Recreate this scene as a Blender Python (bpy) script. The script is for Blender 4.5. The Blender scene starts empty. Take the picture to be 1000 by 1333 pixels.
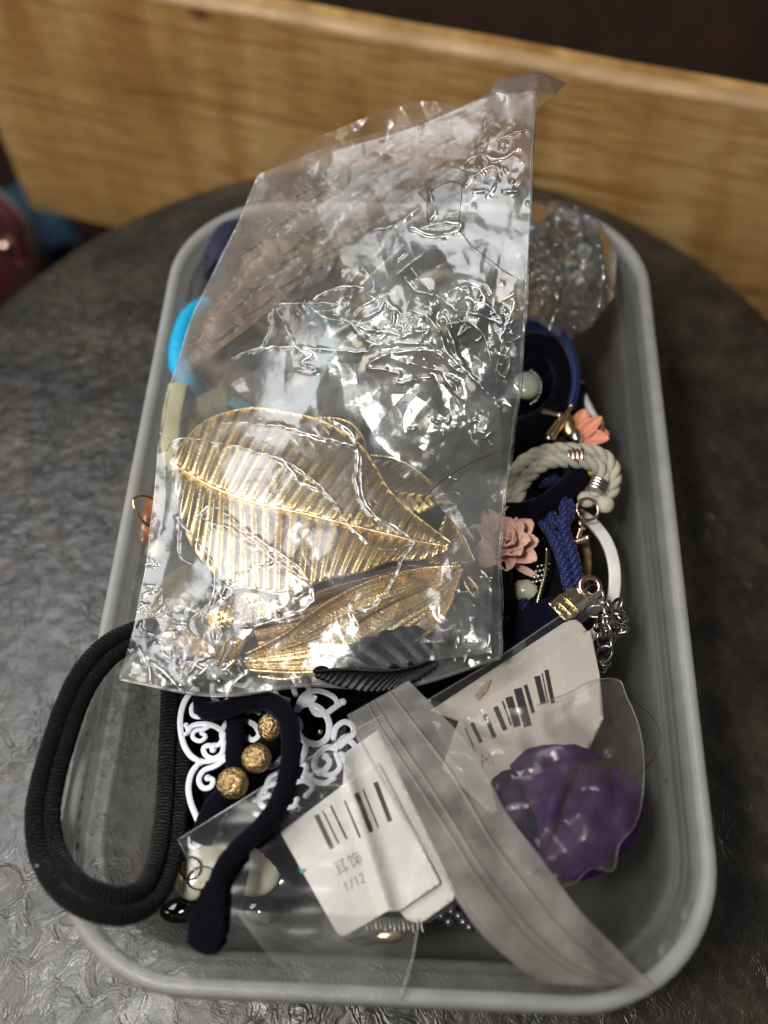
import bpy, bmesh, math, random
import numpy as np
from mathutils import Vector, Matrix, noise

# ------------------------------------------------------------------ camera, world, lamps (1 unit = 1 cm)
S = bpy.context.scene
S.unit_settings.system = 'METRIC'; S.unit_settings.scale_length = 0.01
C = S.collection
PITCH, YAW, ROLL = 0.52617466, 0.07974048, -0.04282406
CX, CY, CZ = 0.78856703, -14.62144209, 25.46285096
ROT = Matrix.Rotation(YAW, 3, 'Z') @ Matrix.Rotation(PITCH, 3, 'X') @ Matrix.Rotation(ROLL, 3, 'Z')
cam = bpy.data.cameras.new('camera'); camo = bpy.data.objects.new('camera', cam); C.objects.link(camo)
m4 = ROT.to_4x4(); m4.translation = (CX, CY, CZ); camo.matrix_world = m4
cam.sensor_fit = 'VERTICAL'; cam.sensor_height = 360; cam.sensor_width = 270; cam.lens = 360
cam.clip_start = 0.5; cam.clip_end = 2000
cam.dof.use_dof = True; cam.dof.focus_distance = 27.6; cam.dof.aperture_fstop = 0.58
S.camera = camo
W = bpy.data.worlds.new('World'); S.world = W; W.use_nodes = True
bg = W.node_tree.nodes['Background']; bg.inputs[0].default_value = (0.92, 0.92, 0.95, 1); bg.inputs[1].default_value = 0.07
def area(name, loc, aim, sx, sy, power, col):
    l = bpy.data.lights.new(name, 'AREA'); l.shape = 'RECTANGLE'; l.size = sx; l.size_y = sy
    l.energy = power; l.color = col
    o = bpy.data.objects.new(name, l); C.objects.link(o); o.location = loc
    o.rotation_euler = (Vector(aim) - Vector(loc)).to_track_quat('-Z', 'Y').to_euler(); return o
area('window_light', (-38, 13, 62), (-6, 2, 0), 42, 38, 34000, (0.93, 0.965, 1.0))
area('added_crease_light', (-22, -20, 60), (0, 2, 0), 12.5, 11.5, 31000, (1.0, 0.97, 0.92))  # added lamp, apart from the window, to brighten the film creases
area('added_board_fill', (-62, -18, 46), (-6, 20, -5), 22, 22, 13500, (1.0, 0.87, 0.70))  # added unseen warm fill aimed at the board
S.view_settings.view_transform = 'Standard'; S.view_settings.look = 'None'; S.view_settings.exposure = 0.0; S.view_settings.gamma = 1
S.cycles.max_bounces = 14; S.cycles.transparent_max_bounces = 40; S.cycles.diffuse_bounces = 3; S.cycles.glossy_bounces = 5
S.cycles.transmission_bounces = 6; S.cycles.caustics_reflective = False; S.cycles.caustics_refractive = False
S.cycles.sample_clamp_indirect = 6

# ------------------------------------------------------------------ helpers
RN = np.array([[ROT[i][j] for j in range(3)] for i in range(3)])
def wp(px, py, z):
    """photo pixel + height -> point in the place (used while laying things out)"""
    px, py, z = np.broadcast_arrays(np.asarray(px, float), np.asarray(py, float), np.asarray(z, float))
    d = np.stack([px - 500, -(py - 666.5), np.full(px.shape, -1333.0)], -1) @ RN.T
    t = (z - CZ) / d[..., 2]
    return np.stack([CX + d[..., 0] * t, CY + d[..., 1] * t, z], -1)
def w1(px, py, z): return wp(px, py, z).reshape(3)
def thing(name, label, cat, loc=(0, 0, 0), group=None):
    o = bpy.data.objects.new(name, None); C.objects.link(o); o.location = tuple(float(a) for a in loc); o.empty_display_size = 1
    o['label'] = label; o['category'] = cat
    if group: o['group'] = group
    return o
def gloc(o):
    v = np.zeros(3)
    while o is not None: v += np.array(o.location); o = o.parent
    return v
def part(name, vf, mat, parent=None, smooth=True, label=None, kind=None, solid=0, bevel=0, uv=None, cat=None, group=None):
    v, f = vf[0], vf[1]
    if len(vf) > 2 and uv is None: uv = vf[2]
    v = np.asarray(v, float)
    if parent is not None: v = v - gloc(parent)
    me = bpy.data.meshes.new(name)
    me.from_pydata(v.tolist(), [], f if isinstance(f, list) else f.tolist()); me.update()
    if uv is not None:
        ul = me.uv_layers.new(name='UVMap'); li = np.empty(len(me.loops), dtype=np.int32)
        me.loops.foreach_get('vertex_index', li); ul.data.foreach_set('uv', np.asarray(uv, np.float32)[li].ravel())
    if smooth: me.polygons.foreach_set('use_smooth', [True] * len(me.polygons))
    me.materials.append(mat)
    o = bpy.data.objects.new(name, me); C.objects.link(o)
    if parent is not None: o.parent = parent
    if label: o['label'] = label
    if kind: o['kind'] = kind
    if cat: o['category'] = cat
    if group: o['group'] = group
    if bevel:
        b = o.modifiers.new('b', 'BEVEL'); b.width = bevel; b.segments = 2; b.limit_method = 'ANGLE'
    if solid:
        s = o.modifiers.new('s', 'SOLIDIFY'); s.thickness = solid; s.offset = -1
    return o
def cr(pts, n, closed=False):
    """Catmull-Rom along axis 0, n samples"""
    p = np.asarray(pts, float)
    if closed: q = np.concatenate([p[-1:], p, p[:2]]); k = len(p)
    else: q = np.concatenate([2 * p[:1] - p[1:2], p, 2 * p[-1:] - p[-2:-1]]); k = len(p) - 1
    t = np.linspace(0, k, n, endpoint=not closed); i = np.minimum(t.astype(int), k - 1); u = t - i
    u = u.reshape((-1,) + (1,) * (p.ndim - 1))
    a, b, c, d = q[i], q[i + 1], q[i + 2], q[i + 3]
    return 0.5 * (2 * b + (c - a) * u + (2 * a - 5 * b + 4 * c - d) * u ** 2 + (3 * b - a - 3 * c + d) * u ** 3)
def even(p, step, closed=False):
    p = np.asarray(p, float); q = np.vstack([p, p[:1]]) if closed else p
    s = np.r_[0, np.cumsum(np.linalg.norm(np.diff(q, axis=0), axis=1))]
    n = max(3, int(s[-1] / step)); t = np.linspace(0, s[-1], n, endpoint=not closed)
    return np.stack([np.interp(t, s, q[:, k]) for k in range(q.shape[1])], -1)
def smoothpath(pts, step=0.08, closed=False): return even(cr(pts, 40 * len(pts), closed), step, closed)
def frames(p, closed=False, up=(0, 0, 1)):
    if closed: T = np.roll(p, -1, 0) - np.roll(p, 1, 0)
    else: T = np.gradient(p, axis=0)
    T /= np.linalg.norm(T, axis=1)[:, None] + 1e-12
    N = np.zeros_like(p); n = np.array(up, float)
    if abs(T[0] @ n) > 0.9: n = np.array([1.0, 0, 0])
    for i in range(len(p)):
        n = n - (n @ T[i]) * T[i]; n /= np.linalg.norm(n) + 1e-12; N[i] = n
    return T, N, np.cross(T, N)
def grid_faces(n, m, cu=False, cv=False):
    a = np.arange(n * m).reshape(n, m)
    if cu: a = np.vstack([a, a[:1]])
    if cv: a = np.hstack([a, a[:, :1]])
    return np.stack([a[:-1, :-1], a[1:, :-1], a[1:, 1:], a[:-1, 1:]], -1).reshape(-1, 4).tolist()
def tube(p, r, ns=12, closed=False, rz=None, caps=True, sq=False, rough=0.0, seed=0):
    """round / flattened / squarish tube round path p; r may be an array; rz = half height along the frame normal"""
    p = np.asarray(p, float); n = len(p); T, N, B = frames(p, closed)
    r = np.broadcast_to(np.asarray(r, float), (n,)); rz = r if rz is None else np.broadcast_to(np.asarray(rz, float), (n,))
    a = np.linspace(0, 2 * np.pi, ns, endpoint=False); ca, sa = np.cos(a), np.sin(a)
    if sq: ca = np.sign(ca) * np.abs(ca) ** 0.35; sa = np.sign(sa) * np.abs(sa) ** 0.35
    jit = 1 + rough * np.random.RandomState(seed).randn(n, ns) if rough else 1
    v = p[:, None] + B[:, None] * (r[:, None] * ca * jit)[..., None] + N[:, None] * (rz[:, None] * sa * jit)[..., None]
    s = np.r_[0, np.cumsum(np.linalg.norm(np.diff(p, axis=0), axis=1))]
    uv = np.stack(np.broadcast_arrays(s[:, None], (a / 2 / np.pi)[None]), -1).reshape(-1, 2)
    f = grid_faces(n, ns, closed, True)
    if caps and not closed: f += [list(range(ns))[::-1], list(range((n - 1) * ns, n * ns))]
    return v.reshape(-1, 3), f, uv
def merge(parts):
    V, F, U, o = [], [], [], 0
    for q in parts:
        V.append(np.asarray(q[0])); F += [[i + o for i in f] for f in q[1]]
        U.append(np.asarray(q[2]) if len(q) > 2 else np.zeros((len(q[0]), 2))); o += len(q[0])
    return np.vstack(V), F, np.vstack(U)
def rope(p, R, r, turns, strands=3, ns=8, phase=0.0):
    p = even(p, 0.035); T, N, B = frames(p)
    s = np.r_[0, np.cumsum(np.linalg.norm(np.diff(p, axis=0), axis=1))]; out = []
    for k in range(strands):
        a = 2 * np.pi * (k / strands + turns * s) + phase
        q = p + N * (R * np.cos(a))[:, None] + B * (R * np.sin(a))[:, None]
        out.append(tube(q, r, ns))
    return out
def ico(sub=3):
    bm = bmesh.new(); bmesh.ops.create_icosphere(bm, subdivisions=sub, radius=1)
    v = np.array([x.co[:] for x in bm.verts]); f = [[a.index for a in g.verts] for g in bm.faces]; bm.free(); return v, f
def nz(v, sc, seed=0.0): return np.array([noise.noise(Vector((x[0] * sc + seed, x[1] * sc - seed, x[2] * sc + 2 * seed))) for x in v])
def blob(c, rad, rot=(0, 0, 0), amp=0.0, sc=1.0, sub=3, seed=0):
    v, f = ico(sub)
    if amp: v = v * (1 + amp * nz(v, sc, seed + .3))[:, None]
    R = np.array(Matrix.Rotation(rot[2], 3, 'Z') @ Matrix.Rotation(rot[1], 3, 'Y') @ Matrix.Rotation(rot[0], 3, 'X'))
    return (v * np.array(rad)) @ R.T + np.array(c), f
def box(c, s, rz=0.0):
    x = np.array([[i, j, k] for i in (-.5, .5) for j in (-.5, .5) for k in (-.5, .5)]) * np.array(s)
    R = np.array([[math.cos(rz), -math.sin(rz), 0], [math.sin(rz), math.cos(rz), 0], [0, 0, 1]])
    return x @ R.T + np.array(c), [[0, 1, 3, 2], [4, 6, 7, 5], [0, 4, 5, 1], [2, 3, 7, 6], [0, 2, 6, 4], [1, 5, 7, 3]]
def ringmesh(c, R, r, nrm=(0, 0, 1), n=36, ns=8, rz=None, sx=1.0):
    nrm = Vector(nrm).normalized(); q = nrm.to_track_quat('Z', 'Y').to_matrix(); a = np.linspace(0, 2 * np.pi, n, endpoint=False)
    p = np.stack([R * sx * np.cos(a), R * np.sin(a), 0 * a], -1) @ np.array(q).T + np.array(c)
    return tube(p, r, ns, True, rz)
def round_poly(pts, rads, n=5):
    out = []; N = len(pts)
    if not hasattr(rads, '__len__'): rads = [rads] * N
    for i in range(N):
        p = np.array(pts[i], float); r = rads[i]
        if r <= 0: out.append(p); continue
        a = np.array(pts[i - 1], float) - p; b = np.array(pts[(i + 1) % N], float) - p
        a = p + a / np.linalg.norm(a) * min(r, np.linalg.norm(a) * .45); b = p + b / np.linalg.norm(b) * min(r, np.linalg.norm(b) * .45)
        for t in np.linspace(0, 1, n): out.append((1 - t) ** 2 * a + 2 * t * (1 - t) * p + t * t * b)
    return np.array(out)
def patch(outline, zf, step=10, fx=None):
    """sheet with the given outline, cut into a fine net and laid on the surface zf"""
    bm = bmesh.new(); vs = [bm.verts.new((p[0], p[1], 0)) for p in outline]; bm.faces.new(vs)
    o = np.array(outline); lo, hi = o.min(0), o.max(0)
    bmesh.ops.triangulate(bm, faces=bm.faces[:])
    for ax in (0, 1):
        for c in np.arange(lo[ax] + step * .5, hi[ax], step):
            co = [0, 0, 0]; co[ax] = c; no = [0, 0, 0]; no[ax] = 1
            bmesh.ops.bisect_plane(bm, geom=bm.verts[:] + bm.edges[:] + bm.faces[:], plane_co=co, plane_no=no)
    bm.normal_update()
    for f in bm.faces:
        if f.normal.z > 0: f.normal_flip()      # photo y runs down
    v = np.array([x.co[:2] for x in bm.verts]); f = [[a.index for a in g.verts] for g in bm.faces]; bm.free()
    if fx is not None: return fx(v), f
    return wp(v[:, 0], v[:, 1], zf(v[:, 0], v[:, 1])), f, v * 0.01
def folds(u, seed, scales):
    """flat facets with sharp creases, as in crumpled film; scales = (period in px, slope)"""
    r_ = np.random.RandomState(seed); z = np.zeros(len(u)); x, y = u[:, 0], u[:, 1]
    for per, sl in scales:
        for k in range(3):
            a = r_.rand() * 3.1416; ph = r_.rand(6) * 6.3; L = per * (.7 + .7 * r_.rand())
            wx = .30 * per * (np.sin(x / per * 1.1 + ph[0] + 1.5 * np.sin(y / per * .8 + ph[1])) + .6 * np.sin(y / per * 1.7 + ph[2]))
            wy = .30 * per * (np.sin(y / per * 1.2 + ph[3] + 1.5 * np.sin(x / per * .7 + ph[4])) + .6 * np.sin(x / per * 1.9 + ph[5]))
            t = ((x + wx) * math.cos(a) + (y + wy) * math.sin(a)) / L + ph[0]
            w = .5 + .5 * np.sin(x / per * .6 + ph[2] * 2) * np.sin(y / per * .5 + ph[4] * 2)
            z = z + sl * L * .0215 * w * np.abs((t % 1) - .5)
    return z
def seg_dist(P, polys):
    """distance of points P to polylines, in the units of P"""
    best = np.full(len(P), 1e9)
    for L in polys:
        L = np.asarray(L, float)
        for a, b in zip(L[:-1], L[1:]):
            ab = b - a; lo = np.minimum(a, b) - 14; hi = np.maximum(a, b) + 14
            idx = np.where((P[:, 0] > lo[0]) & (P[:, 0] < hi[0]) & (P[:, 1] > lo[1]) & (P[:, 1] < hi[1]))[0]
            if not len(idx): continue
            q = P[idx]; t = np.clip(((q - a) @ ab) / (ab @ ab + 1e-9), 0, 1)
            best[idx] = np.minimum(best[idx], np.linalg.norm(q - a - t[:, None] * ab, axis=1))
    return best

# ------------------------------------------------------------------ materials
def newmat(name):
    m = bpy.data.materials.new(name); m.use_nodes = True; nt = m.node_tree
    for n in list(nt.nodes): nt.nodes.remove(n)
    out = nt.nodes.new('ShaderNodeOutputMaterial'); return m, nt, out
def N(nt, t, **k):
    n = nt.nodes.new(t)
    for a, b in k.items():
        if a.startswith('_'): setattr(n, a[1:], b)
        else: n.inputs[a.replace('__', ' ')].default_value = b
    return n
def coords(nt, kind='Object', scale=(1, 1, 1), rot=(0, 0, 0)):
    t = nt.nodes.new('ShaderNodeTexCoord'); mp = nt.nodes.new('ShaderNodeMapping')
    mp.inputs['Scale'].default_value = scale; mp.inputs['Rotation'].default_value = rot
    nt.links.new(t.outputs[kind], mp.inputs[0]); return mp.outputs[0]
def ramp(nt, src, stops):
    r = nt.nodes.new('ShaderNodeValToRGB'); nt.links.new(src, r.inputs[0])
    el = r.color_ramp.elements
    while len(el) < len(stops): el.new(0.5)
    for e, (p, c) in zip(el, stops): e.position = p; e.color = (c, c, c, 1) if not hasattr(c, '__len__') else (*c, 1)
    return r.outputs[0]
def bump(nt, src, dist, strength=1.0, prev=None):
    b = nt.nodes.new('ShaderNodeBump'); b.inputs['Distance'].default_value = dist; b.inputs['Strength'].default_value = strength
    nt.links.new(src, b.inputs['Height'])
    if prev is not None: nt.links.new(prev, b.inputs['Normal'])
    return b.outputs[0]
def pbr(name, col, rough=0.5, metal=0.0, spec=0.5, sheen=0.0, ns=0, amp=0.0, var=0.0, vs=3.0, trans=0.0, sub=0.0, coat=0.0, wave=None, sheencol=None, uvnoise=None):
    m, nt, out = newmat(name); b = nt.nodes.new('ShaderNodeBsdfPrincipled')
    b.inputs['Base Color'].default_value = (*col, 1); b.inputs['Roughness'].default_value = rough; b.inputs['Metallic'].default_value = metal
    b.inputs['Specular IOR Level'].default_value = spec; b.inputs['Coat Weight'].default_value = coat
    b.inputs['Sheen Weight'].default_value = sheen; b.inputs['Sheen Roughness'].default_value = 0.4
    if sheencol: b.inputs['Sheen Tint'].default_value = (*sheencol, 1)
    b.inputs['Transmission Weight'].default_value = trans
    if sub: b.inputs['Subsurface Weight'].default_value = sub; b.inputs['Subsurface Radius'].default_value = (.4, .25, .2)
    co = coords(nt); prev = None
    if var:
        n = N(nt, 'ShaderNodeTexNoise', Scale=vs, Detail=5.0); nt.links.new(co, n.inputs[0])
        c0 = tuple(max(0, x * (1 - var)) for x in col); c1 = tuple(min(1, x * (1 + var)) for x in col)
        nt.links.new(ramp(nt, n.outputs[0], [(0.3, c0), (0.7, c1)]), b.inputs['Base Color'])
        nt.links.new(ramp(nt, n.outputs[0], [(0.3, min(1, rough * 1.25)), (0.7, rough * .8)]), b.inputs['Roughness'])
    if wave:
        wv = N(nt, 'ShaderNodeTexWave', Scale=wave[0], Distortion=wave[2] if len(wave) > 2 else 0.6, Detail=1.0); nt.links.new(coords(nt, 'UV'), wv.inputs[0])
        prev = bump(nt, wv.outputs['Fac'], wave[1])
    if amp:
        n = N(nt, 'ShaderNodeTexNoise', Scale=ns, Detail=4.0); nt.links.new(co, n.inputs[0])
        prev = bump(nt, n.outputs[0], amp, prev=prev)
    if prev is not None: nt.links.new(prev, b.inputs['Normal'])
    nt.links.new(b.outputs[0], out.inputs[0]); return m
def film(name, tint=(1, 1, 1), gloss=1.6, base=0.02, haze=0.05, rough=0.07, ns=6.0, amp=0.004, hazecol=(.8, .8, .78), streak=0.0, ior=1.5):
    m, nt, out = newmat(name); L = nt.links
    co = coords(nt); n = N(nt, 'ShaderNodeTexNoise', Scale=ns, Detail=3.0, Distortion=0.6); L.new(co, n.inputs[0])
    nb = bump(nt, n.outputs[0], amp)
    fr = nt.nodes.new('ShaderNodeFresnel'); fr.inputs[0].default_value = ior; L.new(nb, fr.inputs['Normal'])
    ma = N(nt, 'ShaderNodeMath', _operation='MULTIPLY_ADD'); L.new(fr.outputs[0], ma.inputs[0]); ma.inputs[1].default_value = gloss; ma.inputs[2].default_value = base; ma.use_clamp = True
    tr = nt.nodes.new('ShaderNodeBsdfTransparent'); tr.inputs[0].default_value = (*tint, 1)
    gl = nt.nodes.new('ShaderNodeBsdfGlossy'); gl.inputs['Roughness'].default_value = rough; L.new(nb, gl.inputs['Normal'])
    df = nt.nodes.new('ShaderNodeBsdfDiffuse'); df.inputs[0].default_value = (*hazecol, 1); tl = nt.nodes.new('ShaderNodeBsdfTranslucent'); tl.inputs[0].default_value = (*hazecol, 1)
    hz = nt.nodes.new('ShaderNodeMixShader'); hz.inputs[0].default_value = .4; L.new(df.outputs[0], hz.inputs[1]); L.new(tl.outputs[0], hz.inputs[2])
    m1 = nt.nodes.new('ShaderNodeMixShader'); L.new(tr.outputs[0], m1.inputs[1]); L.new(hz.outputs[0], m1.inputs[2])
    n2 = N(nt, 'ShaderNodeTexNoise', Scale=0.9, Detail=4.0); L.new(co, n2.inputs[0])
    L.new(ramp(nt, n2.outputs[0], [(0.35, haze * .55), (0.7, min(1, haze * 1.5))]), m1.inputs[0])
    if streak:
        wv = N(nt, 'ShaderNodeTexNoise', Scale=5.0, Detail=3.0); L.new(coords(nt, 'UV', (2, .2, 1)), wv.inputs[0])
        L.new(ramp(nt, wv.outputs[0], [(0.35, haze - streak), (0.65, min(1, haze + streak))]), m1.inputs[0])
    m2 = nt.nodes.new('ShaderNodeMixShader'); L.new(ma.outputs[0], m2.inputs[0]); L.new(m1.outputs[0], m2.inputs[1]); L.new(gl.outputs[0], m2.inputs[2])
    L.new(m2.outputs[0], out.inputs[0]); return m

M = {}
M['film'] = film('bag_film', haze=0.09, gloss=2.3, base=0.0, rough=0.19, hazecol=(.74, .80, .84), ns=3, amp=.008)
M['film_back'] = film('bag_film_back', haze=0.12, gloss=.8, base=0.0, rough=0.2, tint=(.97, .94, .90), hazecol=(.72, .66, .56))
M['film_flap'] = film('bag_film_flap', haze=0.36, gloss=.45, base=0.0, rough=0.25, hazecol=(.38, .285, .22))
M['sleeve'] = film('sleeve_film', haze=0.04, gloss=.22, base=0.0, rough=0.2, ns=2.0, amp=0.003)
M['sleeve_milky'] = film('sleeve_flap_film', haze=0.10, gloss=.5, base=0.0, rough=0.2, ns=2.0, amp=0.003, hazecol=(.5, .48, .43))
M['cello'] = film('cellophane', haze=0.10, gloss=3.5, base=0.06, rough=0.12, ns=5, amp=0.008)
M['zip_film'] = film('zip_bag_film', haze=0.12, gloss=.6, base=0.0, rough=0.2, ns=4, amp=0.008, hazecol=(.45, .38, .33))
M['zip_strip'] = film('zip_strip_film', haze=0.42, gloss=1.2, base=0.01, rough=0.26, ns=1.2, amp=0.006, hazecol=(.56, .53, .48), streak=0.0)
M['crease'] = film('film_crease_glint', haze=0.5, gloss=10, base=0.2, rough=0.40, amp=0.01, ns=12, hazecol=(.85, .86, .88))  # whitish glossy material, painted highlights along the film folds
M['packet'] = film('packet_film', haze=0.15, gloss=2.2, base=0.02, rough=0.14, ns=3, amp=.006, hazecol=(.75, .74, .68))
M['seam'] = film('seam_film', haze=0.16, gloss=1.6, base=0.04, rough=0.2, amp=0.002)

def plastic(nm, kk, op):
    m, nt, out = newmat(nm); L = nt.links
    b = nt.nodes.new('ShaderNodeBsdfPrincipled'); co = coords(nt)
    n = N(nt, 'ShaderNodeTexNoise', Scale=1.3, Detail=6.0); L.new(co, n.inputs[0])
    L.new(ramp(nt, n.outputs[0], [(0.3, (.20 * kk, .20 * kk, .19 * kk)), (0.7, (.25 * kk, .247 * kk, .235 * kk))]), b.inputs['Base Color'])
    L.new(ramp(nt, n.outputs[0], [(0.3, .24), (0.7, .36)]), b.inputs['Roughness'])
    n2 = N(nt, 'ShaderNodeTexNoise', Scale=26.0, Detail=3.0); L.new(co, n2.inputs[0]); L.new(bump(nt, n2.outputs[0], 0.0016), b.inputs['Normal'])
    sc = N(nt, 'ShaderNodeTexNoise', Scale=7.0, Detail=2.0, Distortion=2.0); L.new(coords(nt, 'Object', (.15, 3, 3), (0, 0, .5)), sc.inputs[0])
    mr = nt.nodes.new('ShaderNodeMath'); mr.operation = 'ADD'; rr = ramp(nt, n.outputs[0], [(0.3, .22), (0.7, .34)]); L.new(rr, mr.inputs[0]); L.new(ramp(nt, sc.outputs[0], [(0.52, 0.0), (0.60, .16)]), mr.inputs[1]); L.new(mr.outputs[0], b.inputs['Roughness'])
    tl = nt.nodes.new('ShaderNodeBsdfTranslucent'); tl.inputs[0].default_value = (.85, .85, .82, 1)
    tr = nt.nodes.new('ShaderNodeBsdfTransparent'); tr.inputs[0].default_value = (.85, .85, .83, 1)
    a = nt.nodes.new('ShaderNodeMixShader'); a.inputs[0].default_value = .42; L.new(b.outputs[0], a.inputs[1]); L.new(tl.outputs[0], a.inputs[2])
    c = nt.nodes.new('ShaderNodeMixShader'); c.inputs[0].default_value = op; L.new(a.outputs[0], c.inputs[1]); L.new(tr.outputs[0], c.inputs[2])
    L.new(c.outputs[0], out.inputs[0]); return m
M['plastic'] = plastic('frosted_plastic', 1.1, .58); M['rim'] = plastic('frosted_plastic_rim', 2.7, .38)

def stone():
    m, nt, out = newmat('embossed_stone_resin'); L = nt.links
    b = nt.nodes.new('ShaderNodeBsdfPrincipled'); co = coords(nt)
    w = N(nt, 'ShaderNodeTexNoise', Scale=0.9, Detail=3.0); L.new(co, w.inputs[0])
    mx = N(nt, 'ShaderNodeMix', _data_type='VECTOR'); mx.inputs[0].default_value = 0.35
    L.new(co, mx.inputs[4]); L.new(w.outputs['Color'], mx.inputs[5])
    n1 = N(nt, 'ShaderNodeTexNoise', Scale=0.55, Detail=6.0, Roughness=0.6); L.new(co, n1.inputs[0])
    nA = N(nt, 'ShaderNodeTexNoise', Scale=1.25, Detail=2.5, Roughness=.5, Distortion=1.2); L.new(co, nA.inputs[0])
    v = N(nt, 'ShaderNodeTexVoronoi', Scale=3.2, _feature='SMOOTH_F1'); v.inputs['Smoothness'].default_value = .6; L.new(mx.outputs[1], v.inputs[0])
    rid = N(nt, 'ShaderNodeMath', _operation='PINGPONG'); L.new(nA.outputs[0], rid.inputs[0]); rid.inputs[1].default_value = 0.07
    mk = N(nt, 'ShaderNodeTexNoise', Scale=0.22, Detail=2.0); L.new(co, mk.inputs[0])
    mu = N(nt, 'ShaderNodeMath', _operation='MULTIPLY'); L.new(rid.outputs[0], mu.inputs[0]); L.new(ramp(nt, mk.outputs[0], [(0.38, .25), (0.62, 1.0)]), mu.inputs[1])
    h1 = bump(nt, mu.outputs[0], 0.17)
    h2 = bump(nt, v.outputs['Distance'], 0.035, prev=h1)
    nf = N(nt, 'ShaderNodeTexNoise', Scale=14.0, Detail=5.0); L.new(co, nf.inputs[0]); h3 = bump(nt, nf.outputs[0], 0.008, prev=h2)
    L.new(h3, b.inputs['Normal'])
    L.new(ramp(nt, n1.outputs[0], [(0.28, (.009, .008, .007)), (0.5, (.024, .020, .0155)), (0.72, (.058, .045, .028))]), b.inputs['Base Color'])
    L.new(ramp(nt, nA.outputs[0], [(0.35, .30), (0.65, .44)]), b.inputs['Roughness'])
    b.inputs['Specular IOR Level'].default_value = .62
    L.new(b.outputs[0], out.inputs[0]); return m
M['stone'] = stone()

def wood():
    m, nt, out = newmat('pine_board'); L = nt.links
    b = nt.nodes.new('ShaderNodeBsdfPrincipled')
    co = coords(nt, 'Object', (0.07, 0, 1.1)); c2 = coords(nt, 'Object', (0.45, 0, .10)); c3 = coords(nt)
    n = N(nt, 'ShaderNodeTexNoise', Scale=1.6, Detail=8.0, Roughness=.6, Distortion=0.8); L.new(co, n.inputs[0])
    g = N(nt, 'ShaderNodeTexNoise', Scale=9.0, Detail=4.0); L.new(co, g.inputs[0])
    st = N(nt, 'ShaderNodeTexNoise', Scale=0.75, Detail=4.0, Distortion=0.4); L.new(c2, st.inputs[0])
    base = ramp(nt, n.outputs[0], [(0.28, (.24, .105, .025)), (0.42, (.46, .25, .075)), (0.56, (.60, .36, .125)), (0.72, (.38, .19, .05))])
    m1 = N(nt, 'ShaderNodeMix', _data_type='RGBA', _blend_type='MULTIPLY'); m1.inputs[0].default_value = 1
    L.new(base, m1.inputs[6]); L.new(ramp(nt, g.outputs[0], [(0.35, .62), (0.65, 1.0)]), m1.inputs[7])
    m2 = N(nt, 'ShaderNodeMix', _data_type='RGBA', _blend_type='MULTIPLY'); m2.inputs[0].default_value = 1
    L.new(m1.outputs[2], m2.inputs[6]); L.new(ramp(nt, st.outputs[0], [(0.34, (.74, .66, .58)), (0.48, (.96, .96, .96)), (0.62, (1.15, 1.28, 1.5))]), m2.inputs[7])  # vertical stains; the pale bluish bands also paint glare on the board
    # knots
    v = N(nt, 'ShaderNodeTexVoronoi', Scale=0.16); L.new(coords(nt, 'Object', (1, 1, 1.6)), v.inputs[0])
    m3 = N(nt, 'ShaderNodeMix', _data_type='RGBA', _blend_type='MULTIPLY'); m3.inputs[0].default_value = 1
    L.new(m2.outputs[2], m3.inputs[6]); L.new(ramp(nt, v.outputs['Distance'], [(0.05, (.30, .2, .14)), (0.12, (.95, .92, .9))]), m3.inputs[7])
    L.new(m3.outputs[2], b.inputs['Base Color']); b.inputs['Roughness'].default_value = .6
    L.new(bump(nt, g.outputs[0], 0.03), b.inputs['Normal'])
    L.new(b.outputs[0], out.inputs[0]); return m
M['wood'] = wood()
M['wood_edge'] = pbr('board_arris', (.40, .25, .12), .6, var=.2, vs=.6)
M['dark_wood'] = pbr('dark_brown_wood', (.035, .017, .011), .6, var=.5, vs=.4, ns=4, amp=.02)
M['floor'] = pbr('dark_floor', (.008, .006, .006), .7, var=.4, vs=.2)
M['knit'] = pbr('black_knit', (.0035, .0035, .004), .92, spec=.15, sheen=.10, ns=12, amp=.04, wave=(3.1, .028, 2.4))
M['velvet'] = pbr('black_velvet', (.0025, .0025, .005), .95, spec=.08, sheen=.12, ns=14, amp=.03, sheencol=(.5, .5, .8))
M['navy'] = pbr('navy_velvet', (.003, .003, .010), .95, spec=.1, sheen=.12, ns=14, amp=.02, sheencol=(.35, .35, .9), wave=(1.2, .02, 2))
M['navy_satin'] = pbr('navy_cloth', (.008, .007, .032), .7, sheen=.15, ns=6, amp=.03, sheencol=(.4, .4, .9))
M['blue_rope'] = pbr('blue_cord', (.004, .010, .085), .5, spec=.4, sheen=.2, ns=30, amp=.006, wave=(5, .01, .3))
M['cream_rope'] = pbr('cream_cord', (.50, .47, .36), .85, sheen=.3, ns=22, amp=.012, wave=(5, .012, .5), var=.12, vs=4)
M['blue_satin'] = pbr('blue_satin_band', (.004, .022, .10), .4, sheen=.3, ns=6, amp=.01)
M['cyan'] = pbr('cyan_elastic', (.01, .36, .62), .5, ns=10, amp=.01)
M['teal'] = pbr('teal_ribbon', (.05, .20, .24), .6, ns=8, amp=.01)
M['gold'] = pbr('gold_metal', (.95, .75, .42), .27, 1.0, ns=16, amp=.012, var=.12, vs=3)
M['gold_deep'] = pbr('deep_gold_metal', (.88, .64, .33), .25, 1.0, ns=18, amp=.016, var=.25, vs=2.5)
M['gold_pale'] = pbr('pale_gold_metal', (.80, .70, .44), .20, 1.0, ns=20, amp=.008)
M['gold_brown'] = pbr('brown_gold_metal', (.50, .32, .16), .32, 1.0, ns=14, amp=.02, var=.35, vs=2)
M['gold_leaf'] = pbr('crumpled_gold_foil', (.72, .50, .24), .26, 1.0, ns=11, amp=.12, var=.2, vs=5)
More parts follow.
